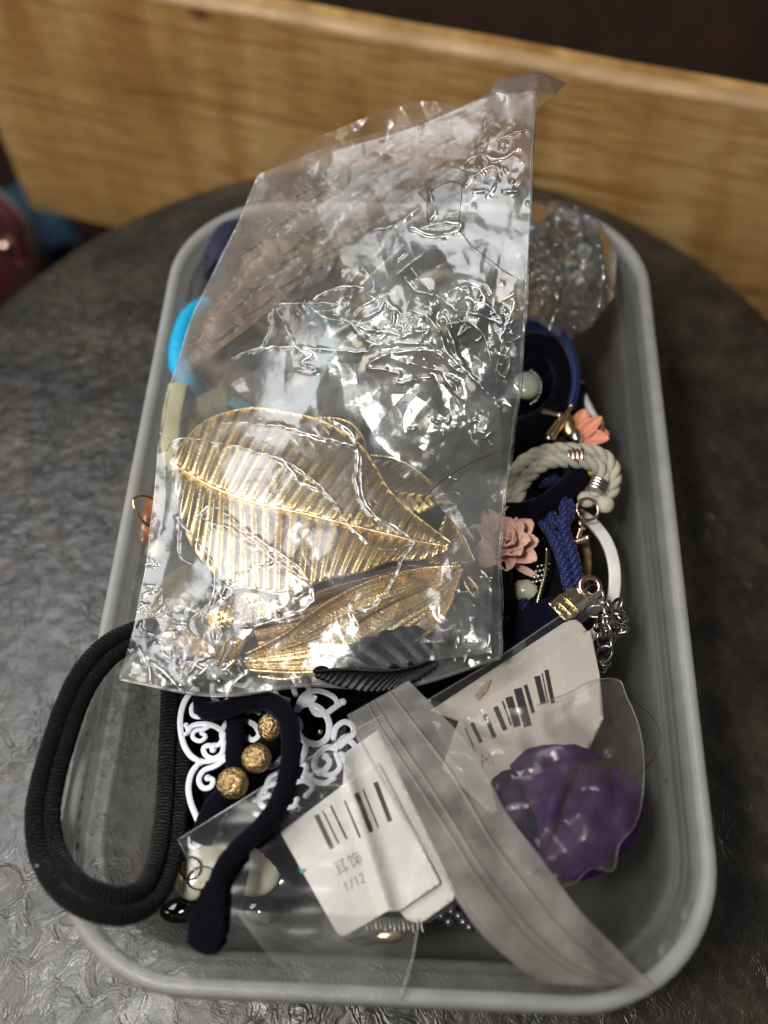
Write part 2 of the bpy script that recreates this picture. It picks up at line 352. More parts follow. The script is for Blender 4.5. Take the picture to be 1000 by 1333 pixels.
M['silver'] = pbr('silver_metal', (.75, .72, .68), .22, 1.0, ns=10, amp=.004)
M['rose'] = pbr('rose_gold_metal', (.80, .55, .46), .25, 1.0, ns=12, amp=.01)
M['gun'] = pbr('gunmetal', (.030, .030, .030), .42, 1.0, ns=14, amp=.012, var=.3, vs=2)
M['chain'] = pbr('dark_nickel', (.38, .36, .34), .25, 1.0)
M['white'] = pbr('white_enamel', (.60, .62, .67), .35, ns=20, amp=.003, coat=.3)
M['white_plastic'] = pbr('white_plastic_ring', (.62, .60, .56), .35, var=.12, vs=1.5)
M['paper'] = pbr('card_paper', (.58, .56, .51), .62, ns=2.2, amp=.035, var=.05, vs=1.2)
M['paper_tan'] = pbr('card_paper_tan', (.42, .38, .32), .62, ns=2.2, amp=.03, var=.10, vs=.9)  # darker, warmer paper for the rear card
M['ink'] = pbr('black_ink', (.012, .008, .010), .5)
M['ink_faint'] = pbr('faded_ink', (.17, .15, .14), .6)
M['ink_teal'] = pbr('teal_ink', (.02, .22, .22), .6)
M['pink'] = pbr('peach_ribbon', (.86, .52, .40), .62, sheen=.3, wave=(4.5, .012, .2))
M['pink2'] = pbr('coral_plastic', (.82, .33, .20), .4, coat=.2)
M['purple'] = pbr('purple_satin', (.030, .006, .058), .7, spec=.2, sheen=.12, ns=6, amp=.03, var=.35, vs=1.2, sheencol=(.7, .4, 1))
M['purple_dark'] = pbr('indigo_satin', (.010, .005, .036), .7, spec=.2, sheen=.1, ns=6, amp=.03, sheencol=(.4, .4, 1))
M['cream'] = pbr('cream_enamel', (.50, .49, .36), .3, coat=.5, var=.15, vs=1.5)
M['pearl'] = pbr('pearly_green_stone', (.42, .46, .38), .25, coat=.6, var=.15, vs=2)
M['black_gloss'] = pbr('black_glass', (.004, .004, .004), .05, spec=.8)
M['dark_gem'] = pbr('dark_gem', (.03, .03, .035), .08, spec=.9)
M['olive'] = pbr('olive_cloth', (.19, .17, .08), .7, var=.5, vs=.9, ns=5, amp=.05)
M['brown'] = pbr('brown_cloth', (.10, .065, .045), .75, var=.6, vs=.8, ns=5, amp=.05)
M['tan_weave'] = pbr('tan_woven', (.26, .17, .07), .7, var=.6, vs=2.5, ns=8, amp=.06)
M['khaki'] = pbr('pale_khaki_ribbon', (.42, .40, .22), .6, var=.2, vs=.8)
M['grey_cloth'] = pbr('grey_green_cloth', (.17, .18, .165), .7, var=.4, vs=.7, ns=5, amp=.04)
M['amber'] = pbr('tortoiseshell', (.30, .10, .04), .2, coat=.8, var=.8, vs=1.6)
M['crimson'] = pbr('crimson_cloth', (.06, .001, .010), .6, var=.3, vs=.2, sheen=.3)
M['blue_cloth'] = pbr('faded_blue_cloth', (.012, .035, .06), .9, var=.5, vs=.2)
M['yellow'] = pbr('yellow_bead', (.72, .42, .03), .3)
M['dirt'] = pbr('brown_grime', (.12, .075, .03), .8)
M['hair'] = pbr('hair', (.015, .008, .006), .4)

# ------------------------------------------------------------------ the setting
ZT = -5.0
floor = part('floor', box((0, 40, -47), (400, 400, 2)), M['floor'], smooth=False, kind='structure')
nrm = np.array([0.267, 0.9637, 0]); dr = np.array([0.9637, -0.267, 0])
pc = np.array([1.0, 21.15, 0])
wallc = pc + nrm * 14 + np.array([0, 0, -10]); wl = part('wall', box(wallc, (220, 3, 70), math.atan2(dr[1], dr[0])), M['dark_wood'], smooth=False, kind='structure')

t = thing('stool_table', 'round dark stool table with an embossed slate-like top, the plastic box standing on it', 'table', (-1.22, 2.83, -46))
R0 = 17.67; prof = [(0.0, ZT)] ; cc = np.array([-1.2188, 2.8338])
a = np.linspace(0, 2 * np.pi, 160, endpoint=False)
def lathe(profile, c, n=160):
    a = np.linspace(0, 2 * np.pi, n, endpoint=False)
    v = np.array([[c[0] + r * math.cos(x), c[1] + r * math.sin(x), z] for r, z in profile for x in a])
    f = [[q[0], q[3], q[2], q[1]] for q in grid_faces(len(profile), n, False, True)]
    return v, f
v, f = lathe([(0.01, ZT), (16.9, ZT), (17.35, ZT - .05), (17.6, ZT - .2), (17.67, ZT - .5), (17.6, ZT - 1.9), (17.3, ZT - 2.2), (0.01, ZT - 2.2)], cc)
v[:, 1] = np.where(v[:, 1] < cc[1], cc[1] + (v[:, 1] - cc[1]) * 1.5, v[:, 1])      # the top is a little oval towards the viewer
part('table_top', (v, f), M['stone'], t)
part('pedestal', lathe([(2.4, ZT - 2.21), (2.2, ZT - 6), (2.2, -42), (3, -44.5), (3, -45), (0.01, -45)], cc, 48), M['dark_wood'], t)
part('base', lathe([(0.01, -44.4), (3.2, -44.4), (13, -45.2), (13.4, -45.9), (0.01, -45.95)], cc, 80), M['dark_wood'], t)

# pine board standing behind the table
bt = thing('wooden_board', 'long light pine board with knots and water stains standing on edge behind the round table', 'board', tuple(pc + np.array([0, 0, -14.5])))
x0, x1 = -23.2, 40.0; H = 14.5
def boardpt(x, y, z): return pc + dr * x + nrm * y + np.array([0, 0, z])
bm_v = []; secs = [(0, -H), (0, -.16), (.16, 0), (1.15, 0), (1.3, -.16), (1.3, -H)]
for x in np.linspace(x0, x1, 24):
    for (yy, zz) in secs: bm_v.append(boardpt(x, yy, zz + .03 * math.sin(x * .7)))
fs = grid_faces(24, 6, False, True) + [list(range(6))[::-1], list(range(23 * 6, 24 * 6))]
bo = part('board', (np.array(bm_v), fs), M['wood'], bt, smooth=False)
av = []
for x in np.linspace(x0, x1, 60):
    j = .03 * math.sin(x * .7); av += [boardpt(x, -.012, -.34 + j), boardpt(x, -.014, -.15 + j), boardpt(x, .15, .014 + j), boardpt(x, .55, .012 + j)]
part('top_edge', (np.array(av), grid_faces(60, 4)), M['wood_edge'], bt)
# far objects at the left, below table height
o = thing('crimson_bag', 'blurred crimson red cloth bag beyond the left edge of the table', 'bag', w1(-30, 330, -14))
part('bag_body', blob(w1(-62, 375, -15), (5.2, 6.5, 5), amp=.15, sub=4), M['crimson'], o)
part('button', blob(w1(6, 316, -11.0), (.4, .4, .2)), M['rose'], o)
part('strap', tube(smoothpath([w1(-60, 260, -9), w1(-20, 255, -8), w1(20, 290, -9), w1(30, 340, -11)], .3), .35, 8, rz=.15), M['crimson'], o)
part('folded_cloth', blob(w1(45, 292, -19), (2.2, 3.6, 1.6), rot=(0, 0, .8), amp=.3, sc=1.5, sub=4), M['blue_cloth'], cat='cloth', label='crumpled faded blue cloth between the crimson bag and the board')

# ------------------------------------------------------------------ the plastic box
LW, LL, CRN = 8.0, 12.662, 3.58
def rrect(off, z, n=14):
    hx, hy, r = LW - off, LL - off, max(.4, CRN - off * .78); out = []
    for (sx, sy, a0) in ((1, 1, 0), (-1, 1, 90), (-1, -1, 180), (1, -1, 270)):
        for k in range(n):
            an = math.radians(a0 + 90 * k / (n - 1)); out.append((sx * (hx - r) + r * math.cos(an), sy * (hy - r) + r * math.sin(an), z))
    # subdivide the straights
    out = np.array(out); return out
def sweep(profile):
    v = np.vstack([rrect(o_, z_) for o_, z_ in profile]); n = 56
    return v, grid_faces(len(profile), n, False, True)
box_t = thing('storage_box', 'frosted clear plastic storage box full of hair and jewellery bits', 'box', (0, 0, ZT))
BW = [(1.02, -.62), (1.10, -1.0), (1.35, -3.6), (1.62, -4.35), (2.1, -4.72), (2.9, -4.86)]
v, f = sweep(BW); n = 56; k = len(BW) - 1
f = [[q[0], q[1], q[2], q[3]] for q in f] + [list(range(k * n, k * n + n))]
ow = [(2.9, -4.98), (1.95, -4.86), (1.5, -4.45), (1.23, -3.6), (.98, -1.0), (.92, -.62)]
v2, f2 = sweep(ow); f2 += [list(range(0, n))[::-1]]
part('body', merge([(v, f), (v2, f2)]), M['plastic'], box_t)
v, f = sweep([(.12, -1.05), (0, -1.0), (.0, -.22), (.03, -.06), (.10, 0), (.17, .015), (.24, 0), (.32, -.05), (.37, -.12), (.39, -.24), (.39, -1.0)])
part('outer_rim', (v, f), M['rim'], box_t)
v, f = sweep([(.392, -.25), (.44, -.285), (.66, -.28), (.71, -.30), (.75, -.36), (.80, -.42), (.90, -.44), (.96, -.46), (1.00, -.50), (1.03, -.58), (1.04, -.66)])
part('inner_ledge', (v, f), M['plastic'], box_t)
for (px, py) in ((898, 1188), (868, 1236), (835, 382), (808, 345)):
    c = w1(px, py, -.30); q = part('lug', blob(c, (.30, .20, .09), rot=(0, 0, math.radians(55 if py > 600 else 125)), sub=2), M['plastic'], box_t)
rs = np.random.RandomState(4); sp = []
for y0 in (905, 925, 940, 960, 985, 1010, 1040, 1065, 1085, 1100):
    px = 118 - (y0 - 900) * .085 + rs.randn() * 1.0; c = w1(px, y0 + rs.randn() * 4, -.30); sp.append(blob(c, (.03 + rs.rand() * .03, .05 + rs.rand() * .12, .012), sub=1))
for (px, py) in ((119, 1086), (209, 1247), (134, 1010), (136, 1060), (170, 1120), (880, 898), (865, 1015)): sp.append(blob(w1(px, py, -.33), (.05, .035, .015), sub=1))
part('grime_spots', merge(sp), M['dirt'], box_t, kind='stuff')

rd = np.random.RandomState(8); du_ = []
for k in range(150):
    px, py = rd.uniform(120, 900), rd.uniform(880, 1290)
    w_ = w1(px, py, -.27)
    if abs(w_[0]) < 7.7 and abs(w_[1]) < 12.3 and (abs(w_[0]) > 7.3 or abs(w_[1]) > 11.9): du_.append(blob(w_, (.012 + .02 * rd.rand(), .015, .008), sub=1))
for k in range(60): du_.append(blob((rd.uniform(-5, 5.5), rd.uniform(-9.6, -5), -4.84), (.012 + .02 * rd.rand(), .015, .008), sub=1))
part('dust', merge(du_), M['grey_cloth'], box_t, kind='stuff')
# ------------------------------------------------------------------ metal leaves inside the big bag
def leafgrid(mid, edge, zf, nv, s0=0.0, amp=.05, cup=.12, ns=420, nt_=26, scal=.03, sharp=1.0, skew=0.0):
    m = cr([(*p,) for p in mid], ns); e = cr([(*p,) for p in edge], ns); s = np.linspace(0, 1, ns)
    t = np.linspace(0, 1, nt_); ph = s * nv
    tri = np.abs((ph % 1) - .5) * 2; tr2 = np.abs(((ph[:, None] + skew * t[None]) % 1) - .5) * 2
    q = m[:, None] + (e - m)[:, None] * t[None, :, None]
    ln = np.linalg.norm(e - m, axis=1, keepdims=True) + 1e-6
    q = q + (e - m)[:, None] * (scal * (tri[:, None] - .5) * (t ** 6)[None])[..., None]
    Z = zf(q[..., 0], q[..., 1]) + amp * (tr2 ** sharp) * (np.minimum(1, t * 9) * (1 - .25 * t))[None] - cup * (2 * t[None] - 1) ** 2 * .5 + .02
    v = wp(q[..., 0], q[..., 1], Z); return v.reshape(-1, 3), grid_faces(ns, nt_)
def Z3(x, y): return 150 + x * .51, 500 + y * .51
def z3(L): return [Z3(*p) for p in L]
zl = lambda x, y: 1.05 + (x - 400) * .0006 - ((x - 400) / 260) ** 2 * .22
L1 = thing('gold_leaf_charm', 'largest bright gold leaf with ribbed veins and a holed tip, inside the big bag', 'leaf charm', w1(400, 650, .8))
mid = z3([(140, 200), (240, 258), (350, 300), (500, 335), (650, 372), (760, 398), (850, 415)])
lo = z3([(150, 250), (185, 390), (262, 490), (350, 522), (420, 528), (500, 512), (560, 492), (640, 476), (700, 452), (790, 446), (858, 424)])
up = z3([(150, 175), (230, 95), (340, 62), (430, 72), (530, 95), (620, 150), (665, 210), (700, 270), (755, 325), (800, 360), (858, 405)])
part('leaf_half', leafgrid(mid, lo, zl, 26, amp=.10, sharp=2.2, skew=.6), M['gold'], L1, solid=.03)
part('leaf_half', leafgrid(mid, up, zl, 27, amp=.10, sharp=2.2, skew=-.6), M['gold'], L1, solid=.03)
mp = np.array(mid); part('midrib', tube(smoothpath(wp(mp[:, 0], mp[:, 1], zl(mp[:, 0], mp[:, 1]) + .05)), np.interp(np.linspace(0, 1, len(smoothpath(wp(mp[:, 0], mp[:, 1], 0 * mp[:, 0])))), [0, 1], [.07, .035])[:len(smoothpath(wp(mp[:, 0], mp[:, 1], zl(mp[:, 0], mp[:, 1]) + .05)))] if False else .05, 10), M['gold'], L1)
def outline_tube(L, zf, r, name, mat, par, dz=.03, jag=0):
    p = cr([(*q,) for q in L], 160); w = wp(p[:, 0], p[:, 1], zf(p[:, 0], p[:, 1]) + dz); part(name, tube(even(w, .06), r, 8), mat, par)
outline_tube(lo, zl, .028, 'edge_wire', M['gold'], L1, -.02); outline_tube(up, zl, .028, 'edge_wire', M['gold'], L1, -.02)
part('eyelet', ringmesh(w1(570, 712, .92), .19, .035), M['gold_deep'], L1)
part('eyelet_hole', blob(w1(570, 712, .90), (.15, .15, .02), sub=2), M['gun'], L1)

L2 = thing('bronze_gold_leaf_charm', 'long deep gold leaf with a raised rim below the largest ribbed leaf', 'leaf charm', w1(480, 810, .4))
z2 = lambda x, y: .75 + (x - 450) * .0009
mid2 = z3([(330, 706), (460, 668), (600, 612), (740, 540), (880, 468)])
up2 = z3([(330, 692), (430, 640), (540, 560), (660, 500), (780, 472), (882, 464)])
lo2 = z3([(340, 730), (480, 736), (630, 716), (770, 655), (845, 585), (886, 474)])
def striated(mid, edge, zf, amp, nstr, seed):
    m = cr(mid, 200); e = cr(edge, 200); t = np.linspace(0, 1, 60); q = m[:, None] + (e - m)[:, None] * t[None, :, None]
    rs = np.random.RandomState(seed); h = rs.rand(nstr + 2)
    s = np.linspace(0, 1, 200)[:, None]; ph = (t[None] * nstr + 1.2 * np.sin(s * 9 + seed)) % nstr
    Z = zf(q[..., 0], q[..., 1]) + amp * np.interp(ph.ravel(), np.arange(nstr + 2), h).reshape(ph.shape)
    return wp(q[..., 0], q[..., 1], Z).reshape(-1, 3), grid_faces(200, 60)
part('leaf_half', striated(mid2, up2, z2, .12, 17, 1), M['gold_deep'], L2); part('leaf_half', striated(mid2, lo2, z2, .12, 15, 2), M['gold_deep'], L2)
outline_tube(up2, z2, .07, 'raised_rim', M['gold_deep'], L2, .08); outline_tube(lo2, z2, .07, 'raised_rim', M['gold_deep'], L2, .08)
lp = [Z3(880, 480), Z3(905, 530), Z3(925, 545), Z3(925, 520), Z3(900, 490)]
part('loop', tube(smoothpath([w1(*p, .8) for p in lp]), .05, 8), M['gold_deep'], L2)

L3 = thing('pale_gold_leaf_charm', 'pale champagne gold veined leaf with a round hanging ring, right of the big gold leaf', 'leaf charm', w1(560, 640, .6))
z5 = lambda x, y: .85 + 0 * x
mid3 = z3([(850, 290), (740, 285), (640, 262), (560, 215)]); u3 = z3([(845, 280), (800, 240), (720, 200), (600, 185)]); l3 = z3([(845, 300), (780, 330), (700, 330), (600, 270)])
part('leaf_half', leafgrid(mid3, u3, z5, 14, amp=.09, ns=200), M['gold_pale'], L3, solid=.02); part('leaf_half', leafgrid(mid3, l3, z5, 14, amp=.09, ns=200), M['gold_pale'], L3, solid=.02)
part('ring', ringmesh(w1(591, 648, 1.0), .19, .035), M['gold_pale'], L3)
outline_tube(z3([(640, 180), (720, 192), (800, 245), (850, 320), (890, 390), (920, 455)]), z5, .035, 'edge_wire', M['gold_pale'], L3, .05)
part('dark_inlay', patch(z3([(570, 165), (640, 185), (720, 200), (800, 250), (850, 320), (760, 270), (650, 240)]), lambda x, y: .70 + 0 * x, 12), M['black_gloss'], L3)
L4 = thing('folded_leaf_charm', 'small pale gold folded leaf with fine stripes, tip meeting the long deep gold leaf', 'leaf charm', w1(595, 700, .5))
m4_ = z3([(850, 310), (870, 380), (915, 458)])
part('leaf_half', leafgrid(m4_, z3([(850, 315), (820, 390), (800, 455), (912, 460)]), lambda x, y: .72 + 0 * x, 16, amp=.07, ns=240), M['gold_pale'], L4, solid=.02)
part('leaf_half', leafgrid(m4_, z3([(855, 308), (890, 370), (918, 456)]), lambda x, y: .72 + 0 * x, 16, amp=.07, ns=240), M['gold_pale'], L4, solid=.02)
part('leaf_lower_side', leafgrid(z3([(760, 455), (840, 455), (915, 460)]), z3([(740, 465), (820, 478), (915, 464)]), lambda x, y: .6 + 0 * x, 20, amp=.06, ns=240), M['gold_pale'], L4)  # narrow strip along the lower edge of the folded leaf

L10 = thing('brown_gold_leaf_charm', 'dull brown gold leaf in the gap between the largest leaf and long one', 'leaf charm', w1(470, 770, .3))
part('leaf_half', striated([(330, 818), (440, 785), (530, 750), (592, 728)], [(345, 790), (430, 762), (520, 735), (592, 724)], lambda x, y: .5 + 0 * x, .10, 10, 8), M['gold_brown'], L10)
part('leaf_half', striated([(330, 818), (440, 785), (530, 750), (592, 728)], [(340, 850), (450, 830), (560, 780), (596, 732)], lambda x, y: .45 + 0 * x, .10, 10, 9), M['gold_brown'], L10)
# gunmetal feather
L5 = thing('feather_charm', 'dark gunmetal feather shaped charm lying at the lower right of the big clear bag', 'feather charm', w1(510, 855, .5))
def Z8(x, y): return 390 + x * .29, 700 + y * .29
def z8(L): return [Z8(*p) for p in L]
zf5 = lambda x, y: .95 + 0 * x
m5 = z8([(60, 600), (200, 590), (400, 597), (540, 570), (620, 530), (665, 480)])
e5u = z8([(70, 580), (130, 530), (220, 478), (330, 440), (420, 408), (500, 398), (580, 412), (650, 440), (672, 470)])
e5l = z8([(75, 625), (160, 660), (280, 688), (380, 685), (470, 660), (560, 615), (640, 560), (672, 490)])
part('feather_vane', leafgrid(m5, e5u, zf5, 9, amp=.06, ns=300, scal=.09, sharp=.8, skew=1.3), M['gun'], L5, solid=.04)
part('feather_vane', leafgrid(m5, e5l, zf5, 26, amp=.035, skew=2.0, ns=400, scal=.06), M['gun'], L5, solid=.04)
mm = np.array(m5); part('quill', tube(smoothpath(wp(mm[:, 0], mm[:, 1], 1.05)), .045, 8), M['gun'], L5)
part('bail', ringmesh(w1(*Z8(700, 440), 1.0), .16, .05, (0.5, 1, .4)), M['gun'], L5)
part('jump_ring', ringmesh(w1(*Z8(712, 480), .95), .14, .03, (1, .2, .4)), M['chain'], L5)

# dotted leaf, foil scraps and rods at the lower left of the bag
L6 = thing('dotted_leaf_charm', 'gold leaf with raised dots and a hanging ring, lower left in the big bag', 'leaf charm', w1(340, 785, .5))
z6 = lambda x, y: .80 + 0 * x
def Z7(x, y): return 150 + x * .27, 740 + y * .27
def z7(L): return [Z7(*p) for p in L]
part('blade', patch(z7([(540, 140), (620, 95), (720, 110), (860, 120), (930, 110), (800, 200), (640, 270), (480, 300), (420, 240), (480, 180)]), lambda x, y: .72 + .10 * np.sin(x * .09) * np.sin(y * .12), 8), M['gold_deep'], L6, solid=.02)
dots = []
for i in range(15):
    for j in range(6):
        x = 480 + i * 24 + j * 6; y = 250 - i * 5 - j * 24 + 40
        if 140 < y < 290 and x < 800: dots.append(blob(w1(*Z7(x + rs.randn() * 3, y + rs.randn() * 3), .80), (.055, .055, .05), sub=1))
part('raised_dots', merge(dots), M['gold_pale'], L6, kind='stuff')
part('ring', ringmesh(w1(*Z7(535, 118), 1.05), .16, .035), M['gold_pale'], L6)
part('edge_wire', tube(smoothpath([w1(*Z7(*q), .95) for q in [(560, 100), (650, 90), (760, 120), (850, 118), (915, 75)]]), .03, 8), M['gold_pale'], L6)
L7 = thing('striped_leaf_charm', 'small deep gold striped leaf end standing beside the foil scraps at the bag bottom', 'leaf charm', w1(300, 845, .3))
part('blade', striated(z7([(500, 480), (550, 400), (600, 320)]), z7([(560, 490), (600, 420), (640, 340)]), lambda x, y: .7 + 0 * x, .12, 8, 4), M['gold_deep'], L7)
part('blade', striated(z7([(500, 480), (540, 390), (590, 310)]), z7([(490, 470), (510, 380), (560, 320)]), lambda x, y: .7 + 0 * x, .12, 6, 5), M['gold'], L7)
L8 = thing('foil_charm', 'rounded glossy gold piece in the lower left corner of the big bag', 'charm', w1(*Z7(260, 320), .4))
part('blade', blob(w1(*Z7(265, 318), .6), (.26, .16, .1), rot=(0, 0, .2), amp=.2, sub=3), M['gold'], L8)
for i, (a0, b0, lab) in enumerate((((640, 455), (930, 452), 'upper straight gold leaf stem at the bottom of the bag'), ((700, 520), (905, 522), 'lower short gold leaf stem with a rounded end at the bottom of the bag'))):
    q = thing('leaf_stem', lab, 'gold stem', w1(*Z7(*a0), .3), group='gold leaf stems')
    pth = smoothpath([w1(*Z7(*a0), .5), w1(*Z7((a0[0] + b0[0]) / 2, a0[1] + 14), .55), w1(*Z7(*b0), .6)])
    part('stem', tube(pth, .07, 10), M['gold_deep'], q); part('stem_end', blob(pth[0], (.11, .09, .08), sub=2), M['gold'], q)
for i, (x, y, rx, ry, a_, lab) in enumerate(((400, 375, .5, .22, -.5, 'long crumpled gold foil scrap beside the striped leaf end'), (345, 345, .26, .2, .3, 'tiny crumpled gold scrap left of the long foil scrap'), (480, 400, .24, .16, -.7, 'small crumpled gold scrap nearest the striped leaf end'))):
    part('foil_scrap', blob(w1(*Z7(x, y), .45), (rx, ry, .14), rot=(0, 0, a_), amp=.5, sc=3, sub=4, seed=i), M['gold_leaf'], cat='scrap', label=lab, group='foil scraps')
L9 = thing('half_hidden_leaf_charm', 'gold leaf edge peeping out behind the top of the largest gold leaf', 'leaf charm', w1(450, 560, .3))
part('blade', leafgrid([(330, 560), (400, 552), (470, 575)], [(335, 535), (400, 530), (468, 548)], lambda x, y: .55 + 0 * x, 12, amp=.07, ns=180), M['gold'], L9)
part('edge_wire', tube(smoothpath([w1(*p, .9) for p in [(400, 545), (430, 544), (455, 550), (472, 568), (478, 590)]]), .035, 8), M['gold'], L9)
part('gold_tassel_cap', blob(w1(540, 552, .5), (.32, .2, .15), amp=.4, sc=3, sub=3), M['gold_leaf'], cat='charm', label='blurry gold nugget seen through the bag above the pale gold leaf')

# ------------------------------------------------------------------ big clear bag
BAG = np.array([
 [(338, 226, 4.6), (440, 195, 5.1), (540, 165, 5.8), (630, 128, 6.6), (697, 118, 7.2)],
 [(300, 312, 3.6), (400, 290, 4.1), (500, 270, 4.8), (600, 255, 5.5), (691, 240, 6.1)],
 [(252, 410, 2.6), (360, 400, 3.1), (470, 395, 3.7), (580, 390, 4.4), (685, 385, 5.0)],
 [(222, 505, 1.5), (335, 500, 2.3), (450, 500, 2.8), (565, 500, 3.2), (677, 500, 3.5)],
 [(206, 590, 1.1), (315, 600, 1.9), (435, 600, 2.1), (555, 600, 2.0), (664, 600, 2.1)],
 [(195, 700, .8), (310, 700, 1.7), (430, 700, 1.9), (550, 700, 1.6), (652, 700, 1.4)],
 [(178, 800, .5), (300, 800, 1.25), (420, 800, 1.4), (540, 800, 1.3), (652, 800, 1.0)],
 [(155, 884, .35), (280, 905, .6), (400, 892, .6), (520, 895, .6), (651, 856, .7)]], float)
BAG[:4, 0, 2] -= np.array([.9, 1.1, .9, .4]); BAG[:3, 1, 2] -= .15
def Z4(x, y): return 300 + x * .4, 300 + y * .4
cre = [[Z4(*p) for p in L] for L in (
 [(0, 415), (60, 390), (110, 365), (135, 250), (170, 238), (250, 235), (310, 200), (370, 182), (430, 185), (450, 205)],
 [(145, 255), (180, 320), (210, 370), (240, 400), (275, 410)], [(60, 400), (120, 380), (200, 380), (300, 385), (440, 395), (460, 375), (520, 360), (600, 330), (640, 322)],
 [(250, 240), (330, 235), (355, 255), (300, 262)], [(265, 250), (310, 285), (380, 295), (410, 330), (450, 360), (500, 370), (580, 365), (650, 375), (690, 400)],
 [(370, 290), (440, 320), (520, 330), (560, 345)], [(400, 270), (440, 240), (490, 215), (530, 250), (560, 275)], [(430, 285), (480, 265), (500, 230)],
 [(450, 440), (480, 410), (540, 398), (620, 388), (690, 395)], [(450, 448), (520, 455), (550, 468), (540, 495), (600, 485), (650, 475)],
 [(560, 425), (620, 440), (690, 460), (740, 490)], [(580, 260), (640, 280), (680, 330), (700, 390), (740, 430), (790, 480), (810, 500)],
 [(680, 300), (720, 340), (730, 390), (760, 440)], [(590, 120), (620, 165), (680, 215), (740, 260), (800, 270), (880, 300)],
 [(700, 205), (760, 180), (810, 190), (830, 230), (800, 235), (760, 215), (720, 250)], [(830, 235), (870, 275), (885, 300)],
 [(770, 290), (820, 330), (840, 380), (850, 440)], [(925, 230), (900, 310), (880, 350), (910, 400), (900, 470)], [(870, 235), (930, 200)],
 [(690, 460), (720, 510), (750, 550)], [(650, 375), (700, 420), (760, 470)], [(590, 0), (640, 20), (700, 20), (740, 0)],
 [(430, 120), (470, 180), (440, 210), (500, 230)], [(565, 150), (600, 190), (660, 210)], [(220, 395), (270, 400), (230, 430), (280, 455), (215, 460)])]
cre += [[Z3(*p) for p in L] for L in (
 [(130, 170), (160, 140), (240, 148), (330, 165), (420, 190), (500, 240), (560, 300), (580, 340), (640, 400), (700, 425), (765, 405)],
 [(270, 100), (360, 100), (440, 110), (500, 130), (610, 155)], [(550, 90), (600, 120), (620, 180), (615, 250), (640, 320), (690, 350), (740, 380), (765, 405)],
 [(628, 180), (632, 280), (660, 330), (720, 380)], [(765, 405), (740, 440), (700, 520), (660, 570), (610, 580), (605, 560)], [(605, 580), (625, 620)],
 [(155, 340), (200, 390), (245, 450), (255, 510), (240, 560), (190, 600)], [(205, 340), (240, 310), (280, 330), (340, 380), (420, 430), (480, 480), (505, 530), (500, 560), (450, 590), (380, 610), (330, 620)],
 [(230, 350), (300, 370), (370, 420), (440, 470), (505, 510)], [(280, 510), (340, 470), (400, 455), (420, 440)], [(290, 510), (260, 560)],
 [(60, 670), (90, 730), (90, 770)], [(90, 710), (130, 740), (170, 785)], [(250, 600), (275, 640), (250, 660), (250, 600)], [(95, 570), (160, 610)],
 [(205, 330), (235, 350), (240, 380)], [(420, 185), (480, 250), (560, 290)], [(160, 340), (165, 440), (200, 460)])]
cre += [[(486, 300), (520, 290), (545, 270)], [(534, 295), (560, 305), (594, 302), (596, 290), (540, 296)], [(603, 215), (627, 200), (650, 208), (680, 190)], [(605, 240), (640, 215), (655, 235)], [(650, 180), (672, 172), (690, 168)],
        [(560, 250), (566, 275), (560, 290)]]
rc = np.random.RandomState(11)
def squig(cx, cy, sx, sy, n, ln, lst):
    for _ in range(n):
        p = np.array([cx + rc.randn() * sx, cy + rc.randn() * sy]); a_ = rc.rand() * 6.3; L = [p.copy()]
        for k in range(rc.randint(1, 4)):
            a_ += rc.randn() * .45; p = p + ln * .62 * np.array([math.cos(a_), math.sin(a_)]) * (.4 + rc.rand()); L.append(p.copy())
        lst.append(L)
fine = []
squig(575, 420, 45, 30, 34, 9, fine); squig(655, 450, 14, 45, 26, 8, fine); squig(630, 225, 30, 25, 22, 9, fine); squig(470, 385, 45, 22, 16, 9, fine)
squig(215, 820, 28, 35, 26, 10, fine); squig(600, 560, 35, 25, 14, 8, fine); squig(620, 820, 25, 35, 16, 9, fine); squig(190, 690, 10, 60, 12, 9, fine); squig(190, 590, 12, 14, 12, 8, fine); squig(270, 870, 50, 12, 16, 10, fine)
def wiggle(L, amp=1.6, seed=0):
    p = even(np.array(L, float), 5.0); r_ = np.random.RandomState(seed); return p + r_.randn(*p.shape) * amp * .5
cre_w = [wiggle(cr(L, 12 * len(L)), 1.6, i) for i, L in enumerate(cre)]
fine_w = [wiggle(cr(L, 8 * len(L)), .8, 99 + i) for i, L in enumerate(fine)]
def sheet(ctrl, n, m, creases=None, fines=None, h=.055, wdt=2.1, facet=.05, seed=0, dz=0.0, mask=None):
    g = cr(ctrl, n); g = np.swapaxes(cr(np.swapaxes(g, 0, 1), m), 0, 1); P = g.reshape(-1, 3)
    z = P[:, 2] + dz; u = P[:, :2]
    r_ = np.random.RandomState(seed)
    mk = 1.0 if mask is None else .28 + sum(np.exp(-(((u[:, 0] - a_) / c_) ** 2 + ((u[:, 1] - b_) / d_) ** 2)) for a_, b_, c_, d_ in mask)
    if facet:
        z = z + facet * (folds(u, seed, ((150, 1.6), (75, 1.4))) * np.clip(mk * 2, 0, 1.2) + folds(u, seed + 1, ((44, 1.4), (20, .8))) * mk)
    if creases is not None:
        d = seg_dist(u, creases); hm = .65 + .5 * np.sin(u[:, 0] * .23 + 1.3 * np.sin(u[:, 1] * .17)) * np.sin(u[:, 1] * .29); z = z + h * hm * np.exp(-(d / wdt) ** 2) + h * .5 * np.exp(-(d / (wdt * 4.5)) ** 2)
    if fines is not None: d = seg_dist(u, fines); z = z + h * .7 * np.exp(-(d / (wdt * .85)) ** 2)
    sheet.last = (u.reshape(n, m, 2), z.reshape(n, m))
    return wp(u[:, 0], u[:, 1], z), grid_faces(n, m), u * .01
bag = thing('plastic_bag', 'big crinkled clear plastic bag holding metal leaves, its top standing up towards the board', 'bag', w1(420, 850, 0))
